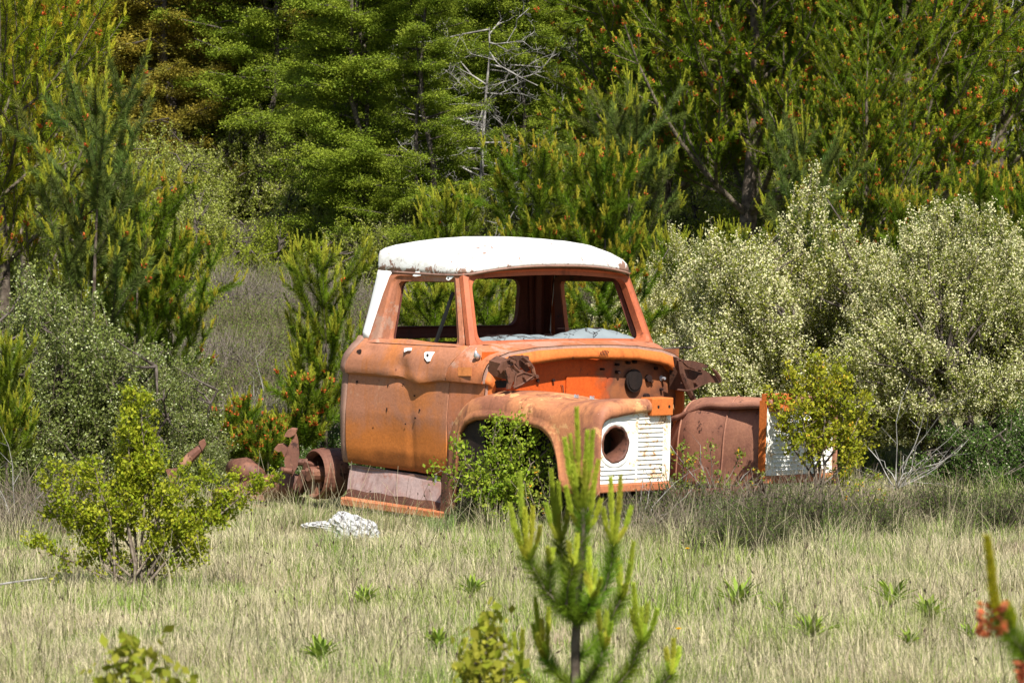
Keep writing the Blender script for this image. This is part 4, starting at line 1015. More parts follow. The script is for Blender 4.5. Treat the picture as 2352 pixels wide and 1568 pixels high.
def heath(ext, seed, n=900, L=.35, c=(.20, .165, .13), c2=(.13, .14, .06), leafc=(.11, .13, .04), per=5, up=1.2, w=.0022, leaf=.008):
    """dense dry shrub of thin branching twigs with a few small leaves"""
    def maker(root):
        r = np.random.default_rng(seed); a, b, h = ext
        th = r.uniform(0, 6.28, n); q = np.sqrt(r.random(n)); P = np.stack([a * q * np.cos(th), b * q * np.sin(th), h * (1 - q ** 2) ** .5 * r.uniform(.15, 1, n)], 1)
        D = norm(P / np.array([a, b, h]) * .6 + UP * up + r.normal(0, .4, (n, 3)))
        S = []; C = []; LP = []
        k = 6; ix = np.repeat(np.arange(n), k); d2 = norm(D[ix] + r.normal(0, .38, (n * k, 3))); l2 = L * r.uniform(.3, 1, n * k); p2 = P[ix] + D[ix] * (L * .3 * r.random(n * k))[:, None] - D[ix] * L * .4
        mid = p2 + d2 * (l2 * .55)[:, None]; d3 = norm(d2 + r.normal(0, .3, d2.shape)); e = mid + d3 * (l2 * .45)[:, None]
        s1 = np.concatenate([p2, mid, np.full((n * k, 1), w), np.full((n * k, 1), w * .8)], 1); s2 = np.concatenate([mid, e, np.full((n * k, 1), w * .8), np.full((n * k, 1), w * .4)], 1)
        V, F = tubes(np.concatenate([s1, s2]), 3); mx = r.random((n, 1)) ** 1.5; cc = (np.array(c) * (1 - mx) + np.array(c2) * mx)[ix] * r.uniform(.6, 1.35, (n * k, 1)); cc = np.concatenate([cc, cc])
        mk('twigs', V, F, M['drytwig'], root, colr=np.repeat(cc, 6, 0))
        if per:
            iy = r.integers(0, n * k, n * k * per // 3); t = r.random((len(iy), 1)); pos = mid[iy] + (e[iy] - mid[iy]) * t + r.normal(0, .006, (len(iy), 3))
            A = norm(r.normal(size=pos.shape) + UP * .5); B = norm(np.cross(A, r.normal(size=pos.shape))); V, F, C = diamonds(pos, A * leaf, B * leaf * .45, jit(r, leafc, len(iy), .35, .12)); mk('foliage', V, F, M['leaf'], root, colr=C)
    return maker

def beech(seed, Hh=7.5, w=2.0, c=(.14, .205, .018), c2=(.28, .335, .035), nspr=520, per=140, leaf=.022, trunks=2, lowz=.6, rad=.09, tier=.42, lean=.0):
    """southern beech: dark trunk, flat fans of small leaves in storeys"""
    def maker(root):
        r = np.random.default_rng(seed); W = []; T = []
        for tr in range(trunks):
            a = r.uniform(0, 6.28); b0 = np.array([.15 * math.cos(a) * (trunks > 1), .15 * math.sin(a) * (trunks > 1), -.1]); top = np.array([math.cos(a) * .5 * (trunks > 1) + lean, math.sin(a) * .5, Hh * r.uniform(.85, 1)])
            P = stem_path(r, b0, top, 10, .025); W += poly_segs(P, rad * r.uniform(.7, 1.1), rad * .2)
            nb = int((Hh - lowz) / tier * 2.4)
            for k in range(nb):
                z = lowz + (Hh - lowz) * (k + r.random()) / nb; f = z / Hh * 9; i = min(int(f), 8); q = P[i] + (P[i + 1] - P[i]) * (f - i)
                an = r.uniform(0, 6.28); L = w * r.uniform(.5, 1.1) * (1.05 - .55 * (z / Hh)) ; d = np.array([math.cos(an), math.sin(an), r.uniform(.05, .35)])
                e = q + d * L; Q = stem_path(r, q, e, 5, .05); W += poly_segs(Q, rad * .28, rad * .07)
                for j in range(max(2, int(nspr / nb))):
                    t = r.uniform(.3, 1.05); f2 = min(t, .999) * 4; i2 = int(f2); pp = Q[i2] + (Q[i2 + 1] - Q[i2]) * (f2 - i2)
                    s_ = r.uniform(-1, 1) * .55 * L * (1.1 - t * .5) * .6; side = np.array([-d[1], d[0], 0]); cpt = pp + side * s_ + d * r.uniform(-.1, .15) + UP * (r.normal(0, .05) - abs(s_) * .12)
                    W.append((*pp, *cpt, rad * .06, rad * .02)); T.append((*cpt, d[0], d[1], r.uniform(.12, .27)))
        T = np.array(T); ix = np.repeat(np.arange(len(T)), per); N_ = len(ix)
        qx = r.normal(0, .5, N_); qy = r.normal(0, .5, N_); R_ = T[ix, 5]
        P = T[ix, :3].copy(); P[:, 0] += R_ * qx; P[:, 1] += R_ * qy; P[:, 2] += r.normal(0, .038, N_) - .10 * R_ * (qx ** 2 + qy ** 2) + .03 * np.sin(qx * 9 + ix)
        Nn = norm(r.normal(0, .55, (N_, 3)) + UP); A = norm(np.cross(Nn, r.normal(size=(N_, 3)))); B = np.cross(Nn, A); sz = leaf * r.uniform(.6, 1.2, (N_, 1))
        mx = r.random((len(T), 1)); cc = (np.array(c) * (1 - mx) + np.array(c2) * mx)[ix] * r.uniform(.7, 1.3, (N_, 1))
        V, F = tubes(W, 6); mk('trunk', V, F, M['darkbark'], root, smooth=True)
        V, F, C = diamonds(P, A * sz, B * sz * .6, cc); mk('crown', V, F, M['leaf'], root, colr=C)
    return maker

def snag(seed, Hh, rad, nb=26, L=.9, depth=3, lowz=.2, wood='deadwood', up=.5, twist=.5, trunkm=None):
    """dead tree with bare forked branches"""
    def maker(root):
        r = np.random.default_rng(seed); W = []; B_ = []
        P = stem_path(r, np.array([0, 0, -.1]), np.array([r.normal(0, .15), r.normal(0, .15), Hh]), 10, .03); W += poly_segs(P, rad, rad * .25)
        def rec(p, d, L, rd, k):
            n = 3; q = p
            for i in range(n):
                d = vnorm(d + r.normal(0, twist, 3) * .6 + UP * .05); e = q + d * L / n; B_.append((*q, *e, rd * (1 - i * .22), rd * (.78 - i * .22) + .0008))
                if k > 0 and r.random() < .85: rec(e, vnorm(d + r.normal(0, .75, 3)), L * r.uniform(.4, .7), rd * .5, k - 1)
                q = e
        for k in range(nb):
            z = lowz + (Hh - lowz) * (k + r.random()) / nb; f = z / Hh * 9; i = min(int(f), 8); q = P[i] + (P[i + 1] - P[i]) * (f - i); a = r.uniform(0, 6.28)
            rec(q, vnorm(np.array([math.cos(a), math.sin(a), up + r.uniform(-.4, .3)])), L * r.uniform(.5, 1.2), rad * .34, depth)
        V, F = tubes(W, 8); mk('trunk', V, F, M[trunkm or wood], root, smooth=True); V, F = tubes(B_, 4); mk('branches', V, F, M[wood], root)
    return maker

# ------------------------------------------------------------------ forest behind (southern beeches on the slope)
GB = 'beech trees of the forest edge'
bA = beech(11); bB = beech(12, 7.0, 1.7, trunks=3, rad=.07); bC = beech(13, 8.0, 2.2, trunks=1, rad=.17, lowz=.7)
bO = beech(14, 6.0, 1.9, c=(.20, .19, .03), c2=(.34, .26, .035), trunks=2, rad=.12, per=140, lowz=.4)
front = [
 ('bA', bA, 790, 38.0, .40, 3.0, 'bright green low beech over the pale slope shrubs'),
 ('bB', bB, 1180, 38.5, .50, 1.0, 'low green beech right of the tangle of dead branches'),
 ('bB', bB, 930, 39.5, .50, 5.0, 'broad tiered green beech straight above the near door window'),
 ('bO', bO, 560, 43.5, 1.00, .3, 'olive-brown beech with rusty new leaves at upper left above the pale shrubs'),
 ('bO', bO, 300, 45.0, 1.05, 2.1, 'olive beech behind the tall grey-green pine leader at far left'),
 ('bC', bC, 430, 47.0, 1.00, .9, 'thick dark beech trunk standing in deep shade at upper left'),
 ('bA', bA, 720, 43.0, 0.90, 1.2, 'green beech with low tiers just right of the olive beech'),
 ('bB', bB, 850, 36.5, 0.60, 2.2, 'bright green low beech filling the space above the cab roof left corner'),
 ('bA', bA, 930, 42.5, 0.95, 4.0, 'green beech with flat tiers left of the bleached dead tree'),
 ('bB', bB, 1150, 45.0, 1.00, .5, 'slender beech right behind the bleached dead tree'),
 ('bA', bA, 1290, 43.0, 0.95, 2.8, 'beech with forked dark trunks above the young pines at centre'),
 ('bC', bC, 1420, 46.0, 0.90, 4.4, 'single dark beech trunk between the young pine and the big coned pine'),
 ('bB', bB, 1560, 44.0, 0.90, 1.5, 'beech mostly hidden behind the left part of the big coned pine'),
 ('bA', bA, 1780, 46.0, 1.00, 5.1, 'beech seen through the middle of the big coned pine'),
 ('bB', bB, 2080, 45.0, 1.00, 3.1, 'beech seen between the two big coned pines'),
 ('bA', bA, 2330, 44.0, 1.00, .1, 'dark green beech at the top right corner behind grey dead trunks'),
 ('bA', bA, 600, 41.0, 0.62, 5.2, 'small green beech at the foot of the olive beech'),
 ('bB', bB, 790, 43.5, 0.95, .7, 'green beech standing left of the bright low one'),
 ('bA', bA, 985, 36.0, 0.45, 1.9, 'low green beech left of the bleached dead tree base'),
 ('bB', bB, 1230, 40.5, 0.62, 3.9, 'low green beech just behind the bushy young pines'),
 ('bA', bA, 1480, 41.0, 0.75, .4, 'green beech behind the straight candle pine'),
 ('bB', bB, 1880, 42.5, 0.85, 2.0, 'beech glimpsed between the two big coned pines low down'),
 ('bB', bB, 2260, 41.5, 0.80, 5.5, 'green beech beside the grey dead trees'),
 ('bO', bO, 420, 41.5, 0.62, 4.0, 'small olive beech right of the grey-green pine leader'),
 ('bO', bO, 150, 42.0, 0.90, 5.6, 'olive beech between the left edge pine and the grey-green leader'),
 ('bO', bO, 690, 46.5, 1.10, 3.5, 'tall olive beech behind the first green one'),
 ('bB', bB, 90, 44.5, 1.05, 4.4, 'beech behind the yellow-green pine at the left edge'),
]
back = [('bC', bC, 150, 50), ('bA', bA, 420, 52), ('bB', bB, 640, 53), ('bC', bC, 800, 55), ('bA', bA, 1030, 54), ('bC', bC, 1230, 56), ('bB', bB, 1370, 54), ('bC', bC, 1650, 56), ('bA', bA, 1900, 55), ('bC', bC, 2180, 54), ('bA', bA, 2420, 55), ('bB', bB, -80, 55),
        ('bA', bA, 280, 63), ('bC', bC, 560, 64), ('bA', bA, 880, 62), ('bB', bB, 1130, 64), ('bA', bA, 1450, 63), ('bC', bC, 1760, 64), ('bA', bA, 2050, 63), ('bB', bB, 2330, 64), ('bC', bC, 20, 62)]
for k, mkr, u, d, s, rz, lb in front: place(k, mkr, 'beech_tree', u, d, lb, 'tree', GB, s, rz)
for i, (k, mkr, u, d) in enumerate(back):
    place(k, mkr, 'beech_tree', u, d, 'shaded beech deep in the forest behind the front row of trees', 'tree', 'beeches deep in the forest', 1.15, i * 1.7)
place('sn1', snag(21, 6.0, .050, 44, .55, 4, trunkm='greytrunk'), 'dead_tree', 1052, 43.5, 'bleached dead tree with tangled white branches above the cab roof', 'dead tree', s=1.0)
place('sn2', snag(22, 4.2, .06, 24, .7, 3, trunkm='greytrunk'), 'dead_tree', 2290, 40, 'pale grey dead tree beside the right edge under the dark beech', 'dead tree', 'grey dead trees at the right edge')
place('sn2', None, 'dead_tree', 2360, 41, 'grey dead tree cut by the right edge of the picture', 'dead tree', 'grey dead trees at the right edge', .95, 2)
place('sn3', snag(23, 2.4, .03, 34, .8, 4, up=.0), 'dead_tree', 1105, 38, 'low tangle of dead grey branches just above the roof centre', 'dead tree')
place('sn3', None, 'dead_tree', 650, 44, 'dead grey branches showing between olive beech and green beech', 'dead tree', s=.9, rz=2.5)

# ------------------------------------------------------------------ slope shrubs at mid left
GP = 'pale shrubs on the slope'
pale = domeshrub((.95, .8, 1.0), 31, 1100, 30, .014, (.22, .27, .03), (.34, .37, .07), (.50, .53, .20), .3, .008, zlow=.05, gap=.6)
yel = domeshrub((.7, .6, .8), 32, 900, 30, .014, (.20, .26, .02), (.33, .37, .035), fp=0, zlow=.05, gap=.7)
for i, (k, mkr, u, d, s, lb) in enumerate([
 ('pale', pale, 520, 43, 1.05, 'broad pale green shrub at the foot of the olive beech'), ('pale', pale, 390, 40, 1.0, 'pale cream-green shrub left of centre on the slope'),
 ('pale', pale, 640, 41, 1.0, 'pale shrub on the slope beside the green beech'), ('pale', pale, 480, 37, .85, 'pale shrub in the middle of the slope above the yellow bush'),
 ('yel', yel, 520, 34.5, .75, 'yellow-green rounded bush halfway up the slope at left'), ('yel', yel, 620, 36.5, .8, 'yellow-green bush next to the grey-brown heath'),
 ('yel', yel, 420, 33, .8, 'yellow-green bush behind the small coned pine at left'), ('pale', pale, 760, 38, .85, 'pale shrub behind the tall young pine left of the cab'),
 ('pale', pale, 700, 43.5, .9, 'distant pale shrub under the green beech tiers'), ('yel', yel, 340, 37, 1.0, 'yellow-green bush next to the grey pine leader'),
 ('pale', pale, 890, 36, .8, 'pale shrub close behind the cab roof left corner'), ('yel', yel, 950, 38.5, .8, 'bush hidden behind the white roof'),
 ('pale', pale, 1150, 37, .8, 'pale shrub behind the young pines seen over the roof'), ('pale', pale, 1560, 37, 1.0, 'pale shrub low behind the big coned pine'),
 ('pale', pale, 60, 34, 1.1, 'pale shrub behind the left edge pine trunk'), ('yel', yel, 180, 36.5, 1.1, 'yellow-green bush behind the grey pine leader base'), ('pale', pale, 150, 40, 1.2, 'pale shrub high on the slope at far left'),
 ('pale', pale, 280, 42, 1.2, 'pale shrub high on the slope right of the pine leader'), ('pale', pale, 1850, 35.5, 1.1, 'pale shrub under the gap between the big coned pines'), ('yel', yel, 2000, 33, 1.0, 'yellow-green bush just behind the flowering shrub'), ('pale', pale, 2080, 37.5, 1.2, 'pale shrub behind the right big coned pine'),
 ('yel', yel, 2230, 35.5, 1.1, 'yellow-green bush under the candled pine at right'), ('pale', pale, 2350, 37, 1.1, 'pale shrub below the grey dead trees'), ('pale', pale, 2180, 41, 1.3, 'pale shrub high on the slope at right'), ('yel', yel, 1640, 35, 1.1, 'yellow-green bush left of the big coned pine trunk'), ('pale', pale, 1950, 41, 1.3, 'pale shrub high behind the big coned pines'),
 ('pale', pale, 1320, 40, 1.2, 'pale shrub high behind the roof front corner'), ('yel', yel, 1060, 41, 1.1, 'yellow-green bush at the base of the bleached dead tree'), ('yel', yel, 800, 41, 1.1, 'yellow-green bush below the bright low beech'), ('yel', yel, 1500, 39, 1.2, 'yellow-green bush high behind the straight candle pine'), ('yel', yel, 1400, 35, .8, 'bush behind the young pines right of the cab'), ('pale', pale, 1700, 38.5, .9, 'pale shrub under the trunk of the big coned pine')]):
    place(k, mkr, 'slope_shrub', u, d, lb, 'shrub', GP, s, i * 1.3)
hg = heath((.7, .6, .55), 41, 800, .34, (.25, .205, .18), (.16, .15, .10), (.17, .20, .05), per=6)
ho = heath((.7, .6, .5), 42, 800, .30, (.15, .13, .08), (.20, .16, .12), (.18, .24, .04), per=16)
hr = heath((.4, .35, .3), 43, 500, .22, (.25, .13, .06), (.20, .14, .09), (.28, .15, .04), per=6)
GH = 'dry heath bushes on the slope'
hs = [('ho', ho, 620, 32.5, 1.0), ('hg', hg, 540, 33.8, 1.0), ('ho', ho, 700, 31.5, 1.0), ('ho', ho, 560, 31.0, 1.0), ('hg', hg, 480, 30.6, 1.0), ('ho', ho, 640, 30.0, 1.0), ('ho', ho, 480, 32.3, .9), ('hg', hg, 760, 33.5, 1.0), ('ho', ho, 640, 34.5, 1.0),
      ('ho', ho, 700, 29.2, .85), ('hg', hg, 580, 28.9, .9), ('ho', ho, 450, 29.2, .8), ('yel', yel, 600, 33.2, .38), ('yel', yel, 690, 30.8, .35), ('pale', pale, 520, 30.2, .32), ('hr', hr, 480, 28.2, 1.1), ('hr', hr, 540, 28.0, 1.0), ('hg', hg, 820, 31, .9), ('ho', ho, 900, 32.5, 1.0), ('hg', hg, 1010, 33.5, 1.0), ('ho', ho, 1330, 33.5, 1.0), ('ho', ho, 1500, 31.5, 1.0), ('hg', hg, 1420, 32.5, .9), ('ho', ho, 1100, 34.5, 1.0), ('ho', ho, 1240, 31, .8)]
hl = ['green-tinged heath bush on the slope right of the yellow bush', 'greyish heath bush just below the yellow-green bush', 'olive heath bush behind the tall young pine', 'olive heath bush in the middle of the slope', 'grey heath bush next to the pale-flowered shrub at left', 'green-tinged heath bush left of the narrow young pine', 'olive heath bush below the small coned pine at left', 'grey heath bush high behind the tall young pine', 'olive heath bush under the pale shrubs',
      'olive heath bush behind the low pine left of the cab', 'grey heath bush above the lower slope reddish bush', 'olive heath bush at the foot of the slope left', 'small yellow-green bush among the grey heath', 'tiny yellow-green bush beside the narrow young pine', 'small pale bush low in the grey heath', 'small rusty-orange heath bush low on the slope', 'rusty heath bush beside the smallest pine left of the cab', 'grey heath bush right beside the cab pillar', 'heath bush behind the cab roof left side', 'heath bush hidden behind the cab roof middle', 'heath bush behind the cab roof right side', 'heath bush between cab and flowering shrub', 'grey heath bush behind the windshield', 'heath bush far behind the roof centre', 'heath bush showing through the rear window']
for i, ((k, mkr, u, d, s), lb) in enumerate(zip(hs, hl)): place(k, mkr, 'heath_bush', u, d, lb, 'bush', GH, s * 1.05, i * 2.1)

# ------------------------------------------------------------------ pines
def mkpine(seed, H_, yrs, br, rad, cap, bkw=None, **kw):
    tk = {k: kw.pop(k) for k in ('leader', 'lean', 'low', 'nwh', 'up', 'nb') if k in kw}
    def maker(root): Pine(seed, **kw).tree(H_, yrs, br, rad, cap=cap, **tk).build(root, **(bkw or {}))
    return maker
GY = 'young pines around the wreck'
pTall = mkpine(51, 3.4, 8, .85, .035, 3, candle=.17, cones=.12, leader=2.6, nwh=4, up=.9, nb=1, bkw=dict(nlen=.075, oldc=(.105, .15, .035)))
pMid = mkpine(52, 2.4, 6, .60, .026, 3, candle=.17, cones=.05, leader=1.7, nwh=5, up=.9, nb=1, bkw=dict(oldc=(.12, .18, .012)))
pMid2 = mkpine(53, 2.6, 7, .75, .028, 3, candle=.15, cones=.22, leader=1.6, nwh=5, up=.8, nb=1, bkw=dict(newc=(.38, .35, .035)))
pLow = mkpine(54, 1.0, 3, .38, .016, 2, candle=.10, cones=.8, leader=1.2, low=0, nwh=5, up=.7)
pBig = mkpine(55, 6.4, 10, 1.75, .10, 4, candle=.075, cones=.5, leader=1.0, nwh=5, up=.45, low=.05, bkw=dict(nlen=.062, dens=620, ndens=500, oldc=(.125, .185, .012), newc=(.36, .38, .035), nw=.0036))
pYel = mkpine(56, 5.2, 9, 1.25, .07, 3, candle=.11, cones=.3, leader=1.2, nwh=5, up=.6, low=.05, nb=2, bkw=dict(nlen=.07, dens=460, oldc=(.18, .225, .012), newc=(.42, .39, .03), nw=.0028))
place('pTall', pTall, 'pine_sapling', 212, 27.9, 'tall young pine with long grey-green leader at upper left', 'pine', GY, .91, .4)
place('pTall', None, 'pine_sapling', 1445, 31.5, 'young pine with straight tall candles right behind the roof', 'pine', GY, .74, 2.4)
place('pTall', None, 'pine_sapling', 1855, 29.6, 'slender pine leader rising in front of the big coned pine', 'pine', GY, .75, 4.0, sxy=.7)
place('pMid', pMid, 'pine_sapling', 750, 27.9, 'narrow young pine standing just left of the cab', 'pine', GY, .77, 1.0, sxy=.8)
place('pMid', None, 'pine_sapling', 1020, 31.2, 'thin young pine top with yellow needles above the roof', 'pine', GY, .71, 3.3, sxy=.7)
place('pMid2', pMid2, 'pine_sapling', 1235, 31.0, 'bushy young pine with many candles above the roof centre', 'pine', GY, .83, .2)
place('pMid2', None, 'pine_sapling', 1390, 31.0, 'young pine with cones at candle bases, left of the straight candle pine', 'pine', GY, .81, 2.2)
place('pMid', None, 'pine_sapling', 1120, 28.6, 'young pine seen through the rear window of the cab', 'pine', GY, .66, 5.0, sxy=.95)
place('pMid', None, 'pine_sapling', 1010, 28.8, 'young pine seen through the near door window', 'pine', GY, .62, .6, sxy=.95)
place('pMid2', None, 'pine_sapling', 1375, 28.6, 'young pine seen through the far door window', 'pine', GY, .62, 4.2, sxy=.95)
place('pMid', None, 'pine_sapling', 1545, 30.0, 'young pine beside the right windshield pillar', 'pine', GY, .66, 2.9)
place('pMid2', None, 'pine_sapling', 315, 28.6, 'coned young pine right below the grey-green leader', 'pine', GY, .90, 1.4)
place('pMid2', None, 'pine_sapling', 395, 28.9, 'small coned pine poking out of the pale-flowered shrub at left', 'pine', GY, .70, 3.9)
place('pLow', pLow, 'pine_sapling', 560, 27.3, 'small pine with orange cones behind the rusty axle', 'pine', GY, .78, 0)
place('pLow', None, 'pine_sapling', 618, 27.1, 'smallest pine with orange cones touching the axle', 'pine', GY, .62, 2)
place('pLow', None, 'pine_sapling', 690, 27.6, 'bushy little pine at the foot of the narrow young pine', 'pine', GY, .95, 4)
place('pMid', None, 'pine_sapling', 15, 25.2, 'small pine with yellow-green candles at the left edge', 'pine', GY, .50, 2.0)
place('pMid2', None, 'pine_sapling', 2250, 31.3, 'candled pine above the flowering shrub near the right edge', 'pine', GY, .72, 2.5)
place('pMid2', None, 'pine_sapling', 2100, 31.0, 'candled pine in front of the right big coned pine', 'pine', GY, .66, 5.5)
place('pMid2', None, 'pine_sapling', 2380, 30.6, 'candled pine cut by the right edge', 'pine', GY, .72, .9)
place('pMid', None, 'pine_sapling', 1700, 30.8, 'pine with upright candles under the big coned pine', 'pine', GY, .62, .9)
GQ = 'big pines covered in orange cones'
place('pBig', pBig, 'coned_pine', 1700, 33.5, 'big dark pine with orange cones right of centre', 'pine', GQ, 1.0, .5)
place('pBig', None, 'coned_pine', 2110, 33.0, 'big dark pine with orange cones nearer the right edge', 'pine', GQ, .98, 3.3)
place('pBig', None, 'coned_pine', 1900, 36.0, 'coned pine standing between and behind the two big ones', 'pine', GQ, 1.0, 1.7)
place('pBig', None, 'coned_pine', 1545, 35.0, 'coned pine at the left of the big coned group', 'pine', GQ, .9, 4.4)
place('pBig', None, 'coned_pine', 2290, 34.5, 'coned pine in front of the grey dead trees at right', 'pine', GQ, .80, 5.6)
place('pBig', None, 'coned_pine', 1990, 31.8, 'lower coned pine directly behind the flowering shrubs', 'pine', GQ, .52, 2.6)
place('pYel', pYel, 'sunlit_pine', 10, 28.8, 'yellow-green sunlit pine filling the left edge', 'pine', s=1.0, rz=.8)
place('pYel', None, 'sunlit_pine', 60, 32.5, 'darker pine right behind the yellow-green pine at left', 'pine', s=.9, rz=3.0)

# ------------------------------------------------------------------ flowering shrubs
GF = 'big cream-flowering shrubs'
flo = domeshrub((1.12, .9, 1.50), 61, 3300, 34, .012, (.17, .20, .025), (.27, .28, .05), (.70, .67, .38), 1.9, .0062, spray=.22, nstem=14, stemr=.045, gap=.35, zlow=.20)
flo2 = domeshrub((1.15, .9, 1.40), 62, 3000, 34, .012, (.16, .19, .025), (.25, .27, .05), (.70, .67, .38), 1.7, .0062, spray=.22, nstem=14, stemr=.045, gap=.3, zlow=.44)
place('flo', flo, 'flowering_shrub', 1800, 28.3, 'big cream-flowering shrub right behind the far fender', 'shrub', GF, 1.14, .3)
place('flo2', flo2, 'flowering_shrub', 2190, 28.0, 'big cream-flowering shrub with gnarled stems showing, right of the yellow-green bush', 'shrub', GF, 1.02, 1.1)
place('flo2', None, 'flowering_shrub', 2470, 28.6, 'big cream-flowering shrub cut by the right edge', 'shrub', GF, .88, 2.9)
place('flo', None, 'flowering_shrub', 1570, 29.6, 'cream-flowering shrub beside the right windshield pillar', 'shrub', GF, .82, 4.1)
dk = domeshrub((.9, .7, .8), 63, 1500, 34, .013, (.06, .12, .02), (.11, .18, .035), (.6, .6, .4), .12, .008, zlow=.05, gap=.6)
place('dk', dk, 'green_shrub', 2345, 27.3, 'dark green leafy shrub low at the right edge under the flowering shrub', 'shrub', s=.85)
place('dk', None, 'green_shrub', 2440, 26.6, 'dark green leafy shrub cut by the right edge', 'shrub', s=.85, rz=2)
gl = domeshrub((1.0, .75, 1.15), 64, 2500, 36, .012, (.13, .17, .035), (.22, .25, .07), (.48, .52, .28), .26, .0062, zlow=.05, gap=.5, nstem=9)
GL = 'grey-green flowering shrubs at the left'
place('gl', gl, 'grey_green_shrub', 150, 27.4, 'large grey-green flowering shrub at the left behind the barberry bush', 'shrub', GL, 1.30)
place('gl', None, 'grey_green_shrub', 345, 27.2, 'grey-green flowering shrub right above the barberry bush', 'shrub', GL, .85, 2.0)
place('gl', None, 'grey_green_shrub', -40, 27.0, 'grey-green flowering shrub cut by the left edge', 'shrub', GL, 1.15, 4.0)
place('gl', None, 'grey_green_shrub', 455, 26.9, 'small grey-green flowering shrub between barberry bush and axle', 'shrub', GL, .32, 1.0)
place('dk', None, 'green_shrub', 735, 27.0, 'low green shrub behind the axle beside the cab', 'shrub', s=.42, rz=4)
place('dk', None, 'green_shrub', 800, 28.4, 'low green shrub right behind the cab corner', 'shrub', s=.6, rz=1)
place('dk', None, 'green_shrub', 1620, 26.8, 'green leafy shrub low behind the far fender', 'shrub', s=.75, rz=3)

# ------------------------------------------------------------------ barberry bushes
b1 = stemshrub([(.0, 0, 1.02), (.03, .03, .98), (-.02, -.03, .90), (.04, .05, .84), (-.06, .05, .80), (.10, -.02, .74), (-.28, .05, .62), (-.40, .0, .62), (-.46, .0, .56), (-.44, .1, .40), (-.52, -.05, .26), (.24, .05, .62), (.36, -.05, .60), (.50, .05, .57), (.64, 0, .56), (.72, 0, .57), (.42, .1, .42), (-.20, -.1, .66), (.16, -.1, .52), (-.14, .1, .52), (.36, 0, .22), (-.30, -.1, .45), (.30, 0, .38)],
               71, leaf=.0108, tufts=34, per=12, c=(.19, .26, .012), c2=(.38, .38, .03), tw=.13, twn=12, rad=.009, start=.42)
place('b1', b1, 'barberry_bush', 308, 18.8, 'yellow-green barberry bush with tall centre stem standing in the meadow at left', 'bush')
b2 = stemshrub([(.0, 0, .70), (.12, -.05, .66), (-.28, -.1, .56), (-.40, -.05, .40), (.18, 0, .55), (.30, 0, .38), (-.15, -.1, .34), (.06, -.12, .30), (-.05, .0, .45), (.34, -.05, .52)], 72, leaf=.014, tufts=26, per=9, c=(.17, .27, .018), c2=(.32, .38, .04), tw=.18, twn=13, spread=.022)
P0 = TL + TM @ Vector((1.78, -1.02, 0)); P0.z = 0
place('b2', b2, 'barberry_bush', 0, 0, 'bright green barberry bush growing out of the front wheel arch', 'bush', xyz=P0 + Vector((-.05, -.12, 0)), s=.98)
b3 = stemshrub([(.0, 0, 1.02), (-.18, 0, .92), (.18, 0, .90), (-.28, .0, .78), (.25, 0, .62), (.05, -.1, .80), (-.10, -.1, .68), (.22, -.05, .40), (.12, 0, .95), (-.05, .1, .95), (.28, 0, .72)], 73, leaf=.013, tufts=27, per=9, c=(.22, .27, .015), c2=(.38, .35, .03), tw=.20, twn=13, start=.56, flowers=60)
P0 = TL + TM @ Vector((2.80, .98, 0))
place('b3', b3, 'barberry_bush', 1880, 23.75, 'rounded yellow-green barberry bush in front of the far headlight panel', 'bush', s=1.06)
sp = stemshrub([(.0, 0, .52), (.20, .0, .46), (-.12, 0, .42), (.32, 0, .30), (-.28, 0, .34), (.10, -.1, .25)], 74, leaf=.013, tufts=9, per=6, c=(.15, .22, .03), c2=(.27, .29, .05), tw=.11, twn=7, flowers=16, rad=.006, fcol=(.8, .40, .02))
place('sp', sp, 'barberry_sprig', 1630, 23.9, 'thin sprigs with tiny orange flowers in front of the far fender inside', 'bush', s=1.0)
place('sp', None, 'barberry_sprig', 1565, 23.9, 'leafy sprigs right beside the near headlight panel', 'bush', s=1.0, rz=2.0)
place('sp', None, 'barberry_sprig', 1270, 23.3, 'orange-flowered sprigs under the front fender beside the foreground pine', 'bush', s=.85, rz=4.0)
place('sp', None, 'barberry_sprig', 1990, 23.0, 'yellowish sprig standing in dry grass right of the barberry bush', 'bush', s=.75, rz=1.0)
place('sp', None, 'barberry_sprig', 1930, 23.7, 'sprigs at the foot of the rounded barberry bush', 'bush', s=.8, rz=5.0)
b4 = stemshrub([(.0, 0, .30), (-.08, 0, .24), (.07, 0, .24), (.05, .02, .16), (-.05, .0, .14)], 75, leaf=.012, tufts=34, per=8, c=(.21, .25, .02), c2=(.32, .30, .04), tw=.07, twn=16, rad=.004, start=.2)
place('b4', b4, 'barberry_seedling', 300, 10.2, 'blurred yellow-green seedling at the bottom left edge', 'bush', s=1.82, dz=.0, sxy=1.7)
place('b4', None, 'barberry_seedling', 1122, 11.3, 'blurred yellow-green seedling at the bottom just left of the pine trunk', 'bush', s=1.75, rz=2, dz=.0, sxy=1.5)

